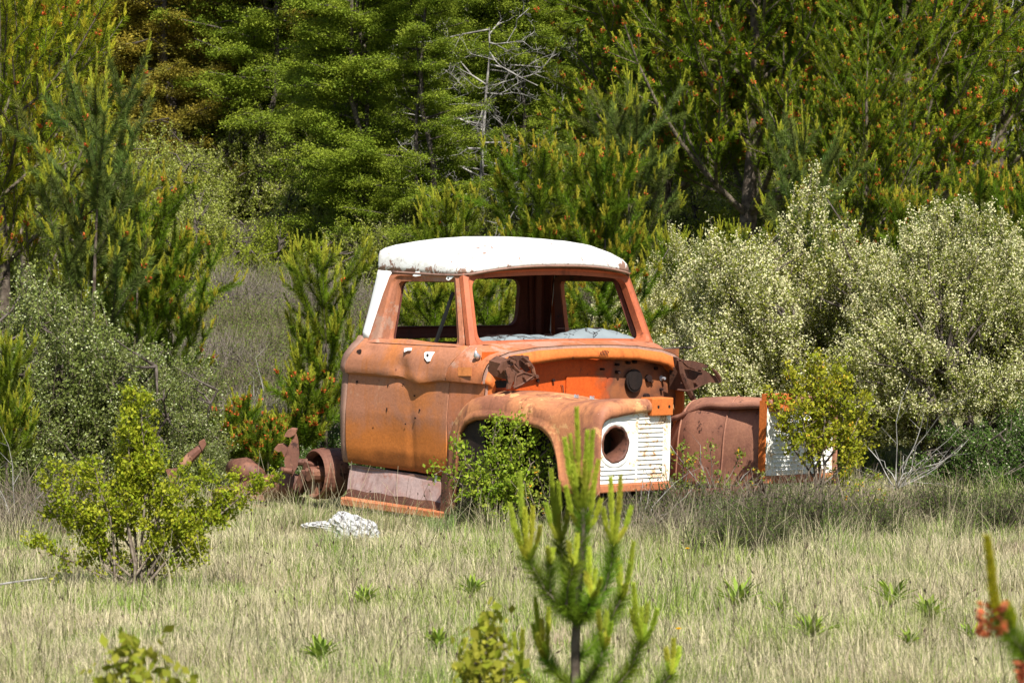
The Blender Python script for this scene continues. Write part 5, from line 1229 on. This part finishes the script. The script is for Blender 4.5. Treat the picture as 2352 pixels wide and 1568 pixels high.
# low dark heath in front of the wreck and at the right
GD = 'low dark heath tufts'
hd = heath((.26, .20, .20), 44, 95, .26, (.09, .07, .05), (.08, .09, .04), (.10, .14, .03), per=9, up=1.2, w=.0022, leaf=.009)
hd2 = heath((.34, .25, .16), 45, 130, .26, (.25, .20, .15), (.16, .14, .09), per=2, up=1.0, w=.0017)
dl = [('hd', 1480, 22.9, .95, 'dark heath tuft under the near headlight panel'), ('hd', 1585, 23.0, 1.0, 'dark heath tuft between the two headlight panels'), ('hd2', 1660, 23.2, 1.1, 'dry grey twiggy tuft between the fenders'), ('hd', 1730, 22.7, 1.0, 'dark heath tuft in front of the far headlight panel'), ('hd2', 1800, 23.0, 1.1, 'dry twiggy tuft at the foot of the barberry bush'),
      ('hd', 1680, 21.0, .8, 'dark heath tuft standing alone in the dry grass right of the pine'), ('hd', 1745, 21.6, .85, 'second dark heath tuft right of the lone one'), ('hd', 1850, 22.2, .9, 'dark heath tuft below the barberry bush'), ('hd2', 1930, 23.3, 1.1, 'dry twiggy tuft right of the barberry bush'), ('hd', 2010, 22.5, .9, 'dark heath tuft below the gnarled stems'),
      ('hd2', 2090, 23.6, 1.1, 'dry twiggy tuft under the gnarled stems of the flowering shrub'), ('hd', 2180, 23.4, .9, 'dark heath tuft under the large flowering shrub'), ('hd', 2290, 22.6, .9, 'dark heath tuft near the right edge'), ('hd2', 40, 22.5, 1.1, 'dry twiggy tuft at the left edge beside the barberry bush'), ('hd2', 130, 23.6, 1.1, 'dry twiggy tuft behind the barberry bush'), ('hd', 60, 24.6, 1.0, 'dark heath tuft under the left edge pine'),
      ('hd2', 1430, 23.0, .9, 'dry grey twigs below the headlight opening'), ('hd', 1090, 23.7, .5, 'dark grass-like tuft under the wheel arch bush'), ('hd2', 1560, 22.4, .9, 'dry twigs in front of the near headlight panel corner'), ('hd', 2350, 23.6, 1.0, 'dark heath tuft cut by the right edge')]
for i, (k, u, d, s, lb) in enumerate(dl): place(k, hd if k == 'hd' else hd2, 'heath_tuft', u, d, lb, 'bush', GD, s * (1.0 + .45 * ((i * 37) % 10) / 10), i * 1.9)

# ------------------------------------------------------------------ foreground pines
FD = 12.0
def fpx(u, v_, y=0.0): return np.array([(u - 1322) / 8500 * FD, y, 1.6 - (v_ - 636) / 8500 * FD])
def fg_tree(branches, clusters, rad):
    def maker(root):
        r = np.random.default_rng(57); p = Pine(57, cones=0)
        for pts, r0, r1, ndl in branches:
            P = [fpx(*q) for q in pts]; rr = np.linspace(r0, r1, len(P))
            for i in range(len(P) - 1):
                p.wood.append((*P[i], *P[i + 1], rr[i], rr[i + 1])); d = P[i + 1] - P[i]
                if i >= ndl: p.old.append((*P[i], *vnorm(d), np.linalg.norm(d)))
        for (u, v_, y), tips in clusters:
            c_ = fpx(u, v_, y)
            for k, (a, b) in enumerate(tips):
                e = fpx(a, b, y + r.uniform(-.06, .06)); mid = c_ + (e - c_) * .45 + (np.array([e[0] - c_[0], e[1] - c_[1], 0])) * .22
                for q0, q1 in ((c_, mid), (mid, e)):
                    d = q1 - q0; p.new.append((*q0, *vnorm(d), np.linalg.norm(d)))
        p.build(root, nlen=.058, dens=4200, ndens=5200, nnl=.020, nw=.0012, oldc=(.13, .215, .02), newc=(.40, .45, .05))
    return maker
fgp = fg_tree([([(1322, 1775), (1322, 1600), (1322, 1480), (1326, 1410), (1332, 1320), (1340, 1240), (1339, 1185), (1334, 1120)], .019, .007, 3),
  ([(1326, 1425), (1285, 1390, -.03), (1250, 1350, -.05), (1228, 1310, -.06), (1213, 1280, -.06)], .008, .004, 0),
  ([(1328, 1420), (1310, 1370, .08), (1298, 1320, .12), (1288, 1250, .13)], .008, .004, 0),
  ([(1326, 1425), (1365, 1395, .02), (1392, 1350, .03), (1405, 1300, .04), (1410, 1252, .04)], .008, .004, 0),
  ([(1326, 1425), (1345, 1400, -.10), (1352, 1380, -.13), (1356, 1365, -.14)], .007, .004, 0),
  ([(1326, 1430), (1300, 1380, -.12), (1305, 1330, -.15), (1316, 1290, -.15)], .007, .004, 0),
  ([(1322, 1520), (1360, 1490, .06), (1395, 1450, .09), (1417, 1405, .10), (1430, 1380, .1)], .007, .004, 0),
  ([(1322, 1580), (1290, 1560, .03), (1268, 1540, .05), (1254, 1515, .06)], .007, .004, 0),
  ([(1322, 1640), (1400, 1600, 0), (1450, 1540, .02), (1472, 1475, .02)], .008, .004, 0),
  ([(1322, 1650), (1420, 1640, .1), (1510, 1600, .12), (1545, 1560, .12)], .007, .004, 0),
  ([(1322, 1600), (1345, 1560, -.1), (1372, 1520, -.14), (1385, 1480, -.14)], .006, .004, 0),
  ([(1322, 1640), (1260, 1610, -.1), (1215, 1560, -.1), (1195, 1530, -.1)], .006, .004, 0),
  ([(1264, 1355, -.05), (1262, 1320, -.05), (1264, 1290, -.05)], .004, .003, 0)],
 [((1336, 1170, 0), [(1325, 940), (1297, 1009), (1310, 1002), (1349, 991), (1362, 990), (1343, 1060), (1318, 1070), (1375, 1060)]),
  ((1340, 1230, .02), [(1322, 1095), (1365, 1110), (1300, 1120), (1380, 1150)]),
  ((1213, 1285, -.06), [(1194, 1089), (1172, 1161), (1206, 1168), (1224, 1164), (1240, 1205), (1190, 1215)]),
  ((1288, 1253, .13), [(1267, 1086), (1256, 1164), (1284, 1113), (1308, 1171), (1275, 1180)]),
  ((1410, 1256, .04), [(1404, 1100), (1427, 1096), (1451, 1168), (1386, 1170), (1420, 1180)]),
  ((1356, 1368, -.14), [(1352, 1256), (1366, 1305), (1376, 1320), (1345, 1310)]),
  ((1316, 1293, -.15), [(1325, 1225), (1305, 1240)]), ((1264, 1293, -.05), [(1257, 1255), (1270, 1262)]),
  ((1430, 1385, .1), [(1458, 1253), (1448, 1300), (1428, 1310), (1420, 1290)]),
  ((1254, 1520, .06), [(1230, 1378), (1244, 1425), (1261, 1402), (1235, 1460), (1225, 1440)]),
  ((1475, 1480, .02), [(1455, 1341), (1489, 1389), (1509, 1402), (1451, 1402), (1475, 1400)]),
  ((1545, 1562, .12), [(1552, 1480), (1565, 1500), (1535, 1500)]), ((1385, 1482, -.14), [(1372, 1395), (1392, 1400), (1400, 1420)]),
  ((1195, 1532, -.1), [(1180, 1450), (1200, 1440)])], .019)
place('fgp', fgp, 'foreground_pine', 1322, 12.0, 'young pine in the foreground in front of the near headlight panel', 'pine', xyz=(0.206, 12.0, 0))
def corner_branch(root):
    p = Pine(59, candle=.10, cones=0)
    p.wood.append((.28, .05, -.36, .02, 0, .0, .008, .004)); p.old.append((.26, .045, -.33, *vnorm(np.array([-.24, -.045, .33])), .40))
    p.new += [(.02, 0, 0, -.12, 0, 1, .125), (.075, .02, -.02, .05, 0, 1, .10), (.05, 0, -.02, -.3, 0, .9, .04)]
    p.wood.append((.14, .03, -.16, .09, .0, -.11, .004, .003))
    p.cone += [(.012, -.005, -.035, 0, 0, 1, 1.3), (.075, -.02, -.115, -.2, 0, 1, 1.0)]
    p.build(root, nlen=.045, dens=7000, ndens=9000, nnl=.017, nw=.0010, oldc=(.09, .18, .015), newc=(.36, .38, .02), conec=(.45, .13, .06), coner=.009, conek=70)
x0 = (2262 - 1176) / 8500 * 7.6
place('cb', corner_branch, 'pine_branch', 0, 0, 'blurred pine branch tip with red cones at the bottom right corner', 'pine branch', s=1.25, xyz=(x0, 7.6, 1.6 - (1412 - 636) / 8500 * 7.6))

def brush_pile(seed, w_, h_, n=16):
    def maker(root):
        r = np.random.default_rng(seed); B_ = []
        for k in range(n):
            p = np.array([0, 0, 0.]); d = vnorm(np.array([r.normal(0, 1), r.normal(0, .5), r.uniform(.1, .9)])); L = w_ * r.uniform(.5, 1.5); rd = r.uniform(.0025, .006)
            for i in range(5):
                d = vnorm(d + r.normal(0, .22, 3)); e = p + d * L / 5; B_.append((*p, *e, rd, rd * .8)); rd *= .8
                if r.random() < .6: f = e + vnorm(d + r.normal(0, .7, 3)) * L * .25; B_.append((*e, *f, rd * .6, rd * .3))
                p = e
        V, F = tubes(B_, 5); mk('twigs', V, F, M['deadwood'], root)
    return maker
GT = 'tangles of bare dead twigs'
for i, (u, d, s, dz, lb) in enumerate([(1665, 23.9, 1.0, .12, 'bare grey twigs tangled between the two fenders'), (1470, 22.7, .8, .05, 'bare grey twigs under the near headlight panel'), (1925, 23.8, .45, .12, 'bare grey twigs at the right foot of the rounded barberry bush'), (30, 23.0, 1.0, .15, 'bare pale twigs at the left edge behind the barberry bush'),
    (1080, 36.0, 2.6, .5, 'large tangle of bare branches behind the roof'), (2060, 26.4, 1.3, .3, 'bare twigs among the gnarled stems of the flowering shrub'), (1130, 24.0, .55, .35, 'bare twigs poking out of the wheel arch bush'), (600, 29.0, 1.2, .35, 'bare twigs in the grey heath left of the cab')]):
    place('tw%d' % (i % 2), brush_pile(101 + i % 2, .5, .35), 'dead_twigs', u, d, lb, 'twigs', GT, s, i * 1.3, dz=dz * .3)
# ------------------------------------------------------------------ meadow plants, rock
def rosette(seed, n=34, L=.13):
    def maker(root):
        r = np.random.default_rng(seed); V = []; F = []; C = []
        for k in range(n):
            a = r.uniform(0, 6.28); tilt = r.uniform(.1, .8); l = L * r.uniform(.6, 1.2); w_ = .012 * r.uniform(.7, 1.2); d = np.array([math.cos(a), math.sin(a), 0]); s_ = np.array([-d[1], d[0], 0]); c_ = jit(r, (.24, .33, .045), 1, .35)[0]; b = len(V)
            for i, t in enumerate((0, .25, .55, .8, 1)):
                th = tilt + t * .35; P = d * l * t * math.sin(th) + UP * l * t * math.cos(th); ww = w_ * (.45, 1, 1.1, .75, .05)[i]; V += [P - s_ * ww + UP * .004, P, P + s_ * ww + UP * .004]; C += [c_] * 3
            for i in range(4):
                for q in (0, 1): F.append((b + i * 3 + q, b + i * 3 + q + 1, b + i * 3 + q + 4, b + i * 3 + q + 3))
        mk('leaves', np.array(V), np.array(F), M['leaf'], root, colr=np.array(C))
    return maker
GR = 'broad-leaved rosettes in the grass'
def dof(v): return 8500 * 1.6 / (v - 636)
for i, (u, v, s, lb) in enumerate([(1085, 1385, 1.0, 'leafy rosette in the open grass left of the foreground pine'), (1695, 1420, 1.15, 'large dark green rosette in the grass right of the foreground pine'), (2050, 1412, 1.0, 'bright green rosette second from the right edge'), (1862, 1490, 1.1, 'rosette lowest right of the foreground pine, partly yellow'),
    (2135, 1445, .9, 'small rosette right beside the bright green one'), (1005, 1510, .8, 'small rosette near the bottom left of the foreground pine'), (735, 1535, .9, 'rosette at the bottom edge left of centre'), (838, 1405, .7, 'faint small rosette below the white rock'), (2235, 1490, .8, 'small rosette next to the blurred pine tip'), (1790, 1435, .6, 'tiny rosette between the two larger ones'), (2090, 1500, .7, 'low rosette at lower right')]):
    place('ros%d' % (i % 2), rosette(80 + i % 2), 'leaf_rosette', u, dof(v), lb, 'plant', GR, s * (.85 + .3 * ((i * 7) % 5) / 5), i * 1.1, dz=.03)

def rock(seed, dims):
    def maker(root):
        bm = bmesh.new(); bmesh.ops.create_icosphere(bm, subdivisions=4, radius=1); r = np.random.default_rng(seed); pl = norm(r.normal(size=(26, 3))); dd = r.uniform(.62, .95, 26)
        for v in bm.verts:
            p = np.array(v.co); k = 1.0
            for q, e in zip(pl, dd):
                t = p @ q
                if t * k > e: k = e / t
            p = p * k; p = p * (1 + .05 * math.sin(p[0] * 19 + p[1] * 7) + .05 * math.sin(p[2] * 23 + p[0] * 11) + .03 * math.sin(p[1] * 41)); v.co = Vector(p * np.array(dims))
        me = bpy.data.meshes.new('stone'); bm.to_mesh(me); bm.free(); me.materials.append(M['rock']); o = bpy.data.objects.new('stone', me); col.objects.link(o); o.parent = root
    return maker
import bmesh
def rockmat():
    m, n = newmat('lichen_rock'); L = n.links.new
    tc = node(n, 'ShaderNodeTexCoord'); v = node(n, 'ShaderNodeTexNoise'); v.inputs['Scale'].default_value = 22; v.inputs['Detail'].default_value = 8; v.inputs['Roughness'].default_value = .75; v.inputs['Distortion'].default_value = 1.5
    L(tc.outputs['Object'], v.inputs['Vector']); r = node(n, 'ShaderNodeValToRGB'); e = r.color_ramp.elements; e[0].position = .40; e[0].color = (.12, .11, .11, 1); e[1].position = .52; e[1].color = (.50, .50, .49, 1)
    p = node(n, 'ShaderNodeBsdfPrincipled'); p.inputs['Roughness'].default_value = .95; b = node(n, 'ShaderNodeBump'); b.inputs['Distance'].default_value = .015; b.inputs['Strength'].default_value = .6
    o = node(n, 'ShaderNodeOutputMaterial'); L(v.outputs[0], r.inputs[0]); L(r.outputs[0], p.inputs['Base Color']); L(v.outputs[0], b.inputs['Height']); L(b.outputs[0], p.inputs['Normal']); L(p.outputs[0], o.inputs[0]); return m
M['rock'] = rockmat()
def solo(o, maker_name):   # a thing that is one mesh: drop the empty
    ch = o.children[0]; mw = (o.location.copy(), o.rotation_euler.copy(), o.scale.copy()); ch.parent = None; ch.location, ch.rotation_euler, ch.scale = mw
    for k in ('label', 'category', 'group'):
        if k in o: ch[k] = o[k]
    ch.name = maker_name; bpy.data.objects.remove(o); return ch
o = place('rk', rock(3, (.19, .15, .13)), 'rock', 812, 22.6, 'pale lichen-covered rock lying in the grass below the running board', 'rock'); o.rotation_euler = (.2, .45, .3); o.location.z += .06; solo(o, 'rock')
o = place('rk2', rock(4, (.15, .10, .05)), 'rock', 742, 23.3, 'flat pale rock half buried beside the larger rock', 'rock', dz=.03); solo(o, 'rock')

# ------------------------------------------------------------------ grass
def grass():
    r = np.random.default_rng(7)
    # tufts spread over the part of the meadow the lens looks along, with a margin
    nt_ = 17000; y = (13.2 ** 1.7 + r.random(nt_) * (31.5 ** 1.7 - 13.2 ** 1.7)) ** (1 / 1.7); x = (r.random(nt_) * 2 - 1) * (y * .139 * 1.10 + .5)
    f1 = np.sin(x * 1.7 + 1) + np.sin(y * 1.9 + x * .8) + .8 * np.sin(x * 3.9 - y * 2.7 + 2) ; f2 = np.sin(x * 2.3 + 4) * np.cos(y * 1.3 + 1) + .6 * np.sin(x * 5.1 + y * 4.4)
    green = smooth((f1 + r.normal(0, .7, nt_)) / 1.6 + .12); pink = smooth((f2 + r.normal(0, .3, nt_)) / .8 - .9)
    f3 = np.sin(x * .9 + y * .6 + 2) + np.sin(y * 2.9 - x * 1.1); low = smooth((x + 4.5) / 1.0) * smooth((.35 - x) / .5) * smooth((y - 21.2) / 1.5) * smooth((27 - y) / 1)
    hgt = .060 + .035 * smooth((f3 + r.normal(0, .5, nt_)) / 1.5) + .035 * r.random(nt_) + .012 * smooth((x - .8) / 1) * smooth((y - 20) / 2); hgt = np.clip(hgt * (1 - .45 * low), .035, .4)
    straw = np.array([.54, .475, .30]); gr = np.array([.29, .37, .075]); pk = np.array([.50, .36, .28])
    base = straw * (1 - green[:, None]) + gr * green[:, None]; base = base * (1 - pink[:, None] * .7) + pk * pink[:, None] * .7
    base = base * (1 + .16 * np.sin(x * 6 + y * 3.1) * np.sin(y * 2.3 - x * 1.7))[:, None]
    dkk = (r.random(nt_) < .10) & (green > .4); base[dkk] = np.array([.17, .25, .05]); hgt[dkk] *= .8
    tall = r.random(nt_) < .06; hgt[tall] *= 1.9
    f4 = np.sin(x * 3.3 + 2 * np.sin(y * 1.7)) * np.cos(y * 2.6 + x) + r.normal(0, .25, nt_); mat = f4 > .62; hgt[mat] *= .5; base[mat] = np.array([.34, .275, .20]) * r.uniform(.7, 1.2, (mat.sum(), 1))
    lush = f4 < -.7; base[lush] = np.array([.22, .32, .06]) * r.uniform(.8, 1.3, (lush.sum(), 1))
    nb = 34; ix = np.repeat(np.arange(nt_), nb); N_ = len(ix)
    rr = np.abs(r.normal(0, .065, N_)); an = r.uniform(0, 6.28, N_); px = x[ix] + rr * np.cos(an); py = y[ix] + rr * np.sin(an); pz = H(px, py) - .01
    h = hgt[ix] * r.uniform(.45, 1.35, N_); lean = r.uniform(.1, .75, N_); la = an + r.normal(0, .9, N_)
    d = np.stack([np.cos(la), np.sin(la), np.zeros(N_)], 1); sd = np.stack([-np.sin(la + r.normal(0, .8, N_)), np.cos(la), np.zeros(N_)], 1); sd = norm(sd)
    w_ = (.0010 + .0007 * r.random(N_)) * (1 + (y[ix] - 14) * .015)
    P0 = np.stack([px, py, pz], 1); P1 = P0 + d * (h * lean * .35)[:, None] + UP * (h * .6)[:, None]; P2 = P0 + d * (h * lean)[:, None] + UP * (h * (1 - .25 * lean))[:, None]
    V = np.stack([P0 - sd * w_[:, None], P0 + sd * w_[:, None], P1 - sd * w_[:, None] * .8, P1 + sd * w_[:, None] * .8, P2 - sd * w_[:, None] * .2, P2 + sd * w_[:, None] * .2], 1).reshape(-1, 3)
    b = (np.arange(N_) * 6)[:, None]; F = np.concatenate([b + np.array([[0, 1, 3, 2]]), b + np.array([[2, 3, 5, 4]])], 0)
    cc = base[ix] * r.uniform(.6, 1.3, (N_, 1)); k = r.random(N_) < .30; cc[k] = straw * r.uniform(.8, 1.35, (k.sum(), 1)); k = r.random(N_) < .16; cc[k] = gr * r.uniform(.5, 1.1, (k.sum(), 1))
    tag(mk('meadow_grass', V, F, M['grass'], colr=np.repeat(np.clip(cc, 0, 1), 6, 0)), 'dry straw and green grass covering the meadow', 'grass', kind='stuff')
    # thin tall stalks, some arching, and seed heads
    n = 1500; y = r.uniform(13.5, 26, n); x = (r.random(n) * 2 - 1) * (y * .139 * 1.05); L = r.uniform(.18, .42, n); d = norm(np.stack([r.normal(0, .28, n), r.normal(0, .28, n), np.ones(n)], 1)); p0 = np.stack([x, y, H(x, y)], 1)
    m1 = p0 + d * (L * .6)[:, None]; d2 = norm(d + r.normal(0, .22, (n, 3))); e = m1 + d2 * (L * .4)[:, None]
    w1 = np.full((n, 1), .0012); V, F = tubes(np.concatenate([np.concatenate([p0, m1, w1, w1], 1), np.concatenate([m1, e, w1, w1 * .7], 1)]), 3)
    cs = np.where(r.random((n, 1)) < .4, np.array([[.10, .075, .05]]), np.array([[.52, .46, .30]])); C = np.repeat(np.concatenate([cs, cs]), 6, 0)
    k = r.random(n) < .35; D = d2[k]; V2, F2, C2 = diamonds(e[k] + D * .008, D * .013, norm(np.cross(D, r.normal(size=D.shape))) * .005, jit(r, (.11, .08, .055), k.sum(), .3))
    tag(mk('grass_stalks', np.concatenate([V, V2]), np.concatenate([F, F2 + len(V)]), M['grass'], colr=np.concatenate([C, C2])), 'thin dry stalks with seed heads rising above the meadow grass', 'grass', kind='stuff')
grass()
# taller dry grass clumps by the wreck and the right shrubs
def clump(seed, n=300, R=.22, h=.30, cols=((.50, .44, .27), (.20, .26, .07))):
    def maker(root):
        r = np.random.default_rng(seed); an = r.uniform(0, 6.28, n); rr = R * np.sqrt(r.random(n)); P0 = np.stack([rr * np.cos(an), rr * np.sin(an), np.full(n, -.02)], 1); la = an + r.normal(0, .7, n); d = np.stack([np.cos(la), np.sin(la), np.zeros(n)], 1)
        hh = h * r.uniform(.4, 1.1, n); le = r.uniform(.15, .8, n); sd = norm(np.cross(d, UP + r.normal(0, .3, (n, 3)))); w_ = .002; pts = []
        for t in (0, .4, .75, 1): P = P0 + d * (hh * le * t ** 2)[:, None] + UP * (hh * (t - .35 * le * t ** 2.5))[:, None]; ww = w_ * (1 - t * .85); pts += [P - sd * ww, P + sd * ww]
        V = np.stack(pts, 1).reshape(-1, 3); b = (np.arange(n) * 8)[:, None]; F = np.concatenate([b + np.array([[i, i + 1, i + 3, i + 2]]) for i in (0, 2, 4)])
        mx = (r.random((n, 1)) < .4) * 1.; cc = np.array(cols[0]) * (1 - mx) + np.array(cols[1]) * mx; mk('blades', V, F, M['grass'], root, colr=np.repeat(cc * r.uniform(.6, 1.3, (n, 1)), 8, 0))
    return maker
c1 = clump(91); c2 = clump(92, 300, .16, .30, ((.22, .33, .09), (.30, .38, .16)))
GC = 'long grass clumps'
for i, (k, u, d, s, lb) in enumerate([('c1', 700, 23.6, 1.0, 'long straw clump under the axle'), ('c1', 610, 23.2, .9, 'long straw clump left of the flat rock'), ('c1', 820, 23.9, .7, 'straw clump under the running board rear'), ('c1', 905, 23.4, .8, 'straw clump under the running board middle'), ('c2', 1010, 23.2, .6, 'green clump at the fender leg'), ('c1', 1130, 23.2, .8, 'straw clump below the wheel arch bush'),
    ('c2', 1640, 22.6, 1.0, 'bright green long grass between the fenders'), ('c1', 1560, 21.8, .9, 'straw clump in front of the near headlight panel'), ('c1', 1760, 22.0, .9, 'straw clump in front of the far headlight panel'), ('c1', 1890, 21.6, .9, 'straw clump below the yellowish sprig'), ('c2', 2110, 23.6, 1.0, 'green long grass under the gnarled shrub stems'), ('c2', 2230, 24.0, 1.0, 'green long grass near the right edge'),
    ('c1', 2050, 22.3, .9, 'straw clump right of the yellowish sprig'), ('c1', 2170, 22.2, .9, 'straw clump at right in front of green long grass'), ('c1', 2310, 22.8, 1.0, 'straw clump at the right edge'), ('c1', 480, 25.0, 1.0, 'straw clump behind the barberry bush right side'), ('c1', 40, 21.8, .9, 'straw clump at the left edge'), ('c1', 160, 22.4, .9, 'straw clump left behind the barberry bush'), ('c1', 1450, 22.2, .8, 'straw clump right behind the foreground pine'), ('c2', 755, 21.6, .6, 'small green clump beside the flat rock'), ('c1', 560, 24.5, .9, 'straw clump at the end of the axle'), ('c2', 1730, 24.3, .9, 'green clump inside the far fender')]):
    place(k, c1 if k == 'c1' else c2, 'grass_clump', u, d, lb, 'grass clump', GC, s, i * 1.7)
# small yellow flower heads
def yflower(root):
    m = MB(); m.tube([(0, 0, 0), (.01, 0, .10), (.012, 0, .19)], .0014, 5); m.build('stalk', M['twig'], root)
    V = []; F = []
    for ring in range(3):
        for k in range(13):
            a = k / 13 * 6.283 + ring * .2; t = .35 + ring * .35; d = np.array([math.cos(a) * math.cos(t), math.sin(a) * math.cos(t), math.sin(t)]); s_ = np.array([-math.sin(a), math.cos(a), 0]) * .0028; c_ = np.array([.012, 0, .19]); l = .015 - ring * .003; b = len(V); V += [c_ - s_ * .4, c_ + s_ * .4, c_ + d * l + s_, c_ + d * l - s_]; F.append((b, b + 1, b + 2, b + 3))
    mk('petals', np.array(V), np.array(F), M['petal'], root, colr=np.tile(np.array([[.85, .55, .01]]), (len(V), 1)))
for i, (u, v, lb) in enumerate([(1552, 1560, 'yellow dandelion-like flower near the bottom right of the foreground pine'), (1574, 1350, 'tiny yellow flower in the grass right of the foreground pine')]):
    place('yf', yflower, 'yellow_flower', u, dof(v), lb, 'flower', s=1.0)
# bits of loose dead wood
def stick(pts, name, label, mat, r_):
    m = MB(); m.tube(pts, r_, 6); o = m.build(name, mat); tag(o, label, 'stick'); return o
p = at(30, dof(1392)); stick([p + Vector((-.12, 0, .10)), p + Vector((0, 0, .12)), p + Vector((.16, .02, .14))], 'dead_stick', 'thin dead stick lying on the grass at the left edge', M['deadwood'], [.006, .005, .002])
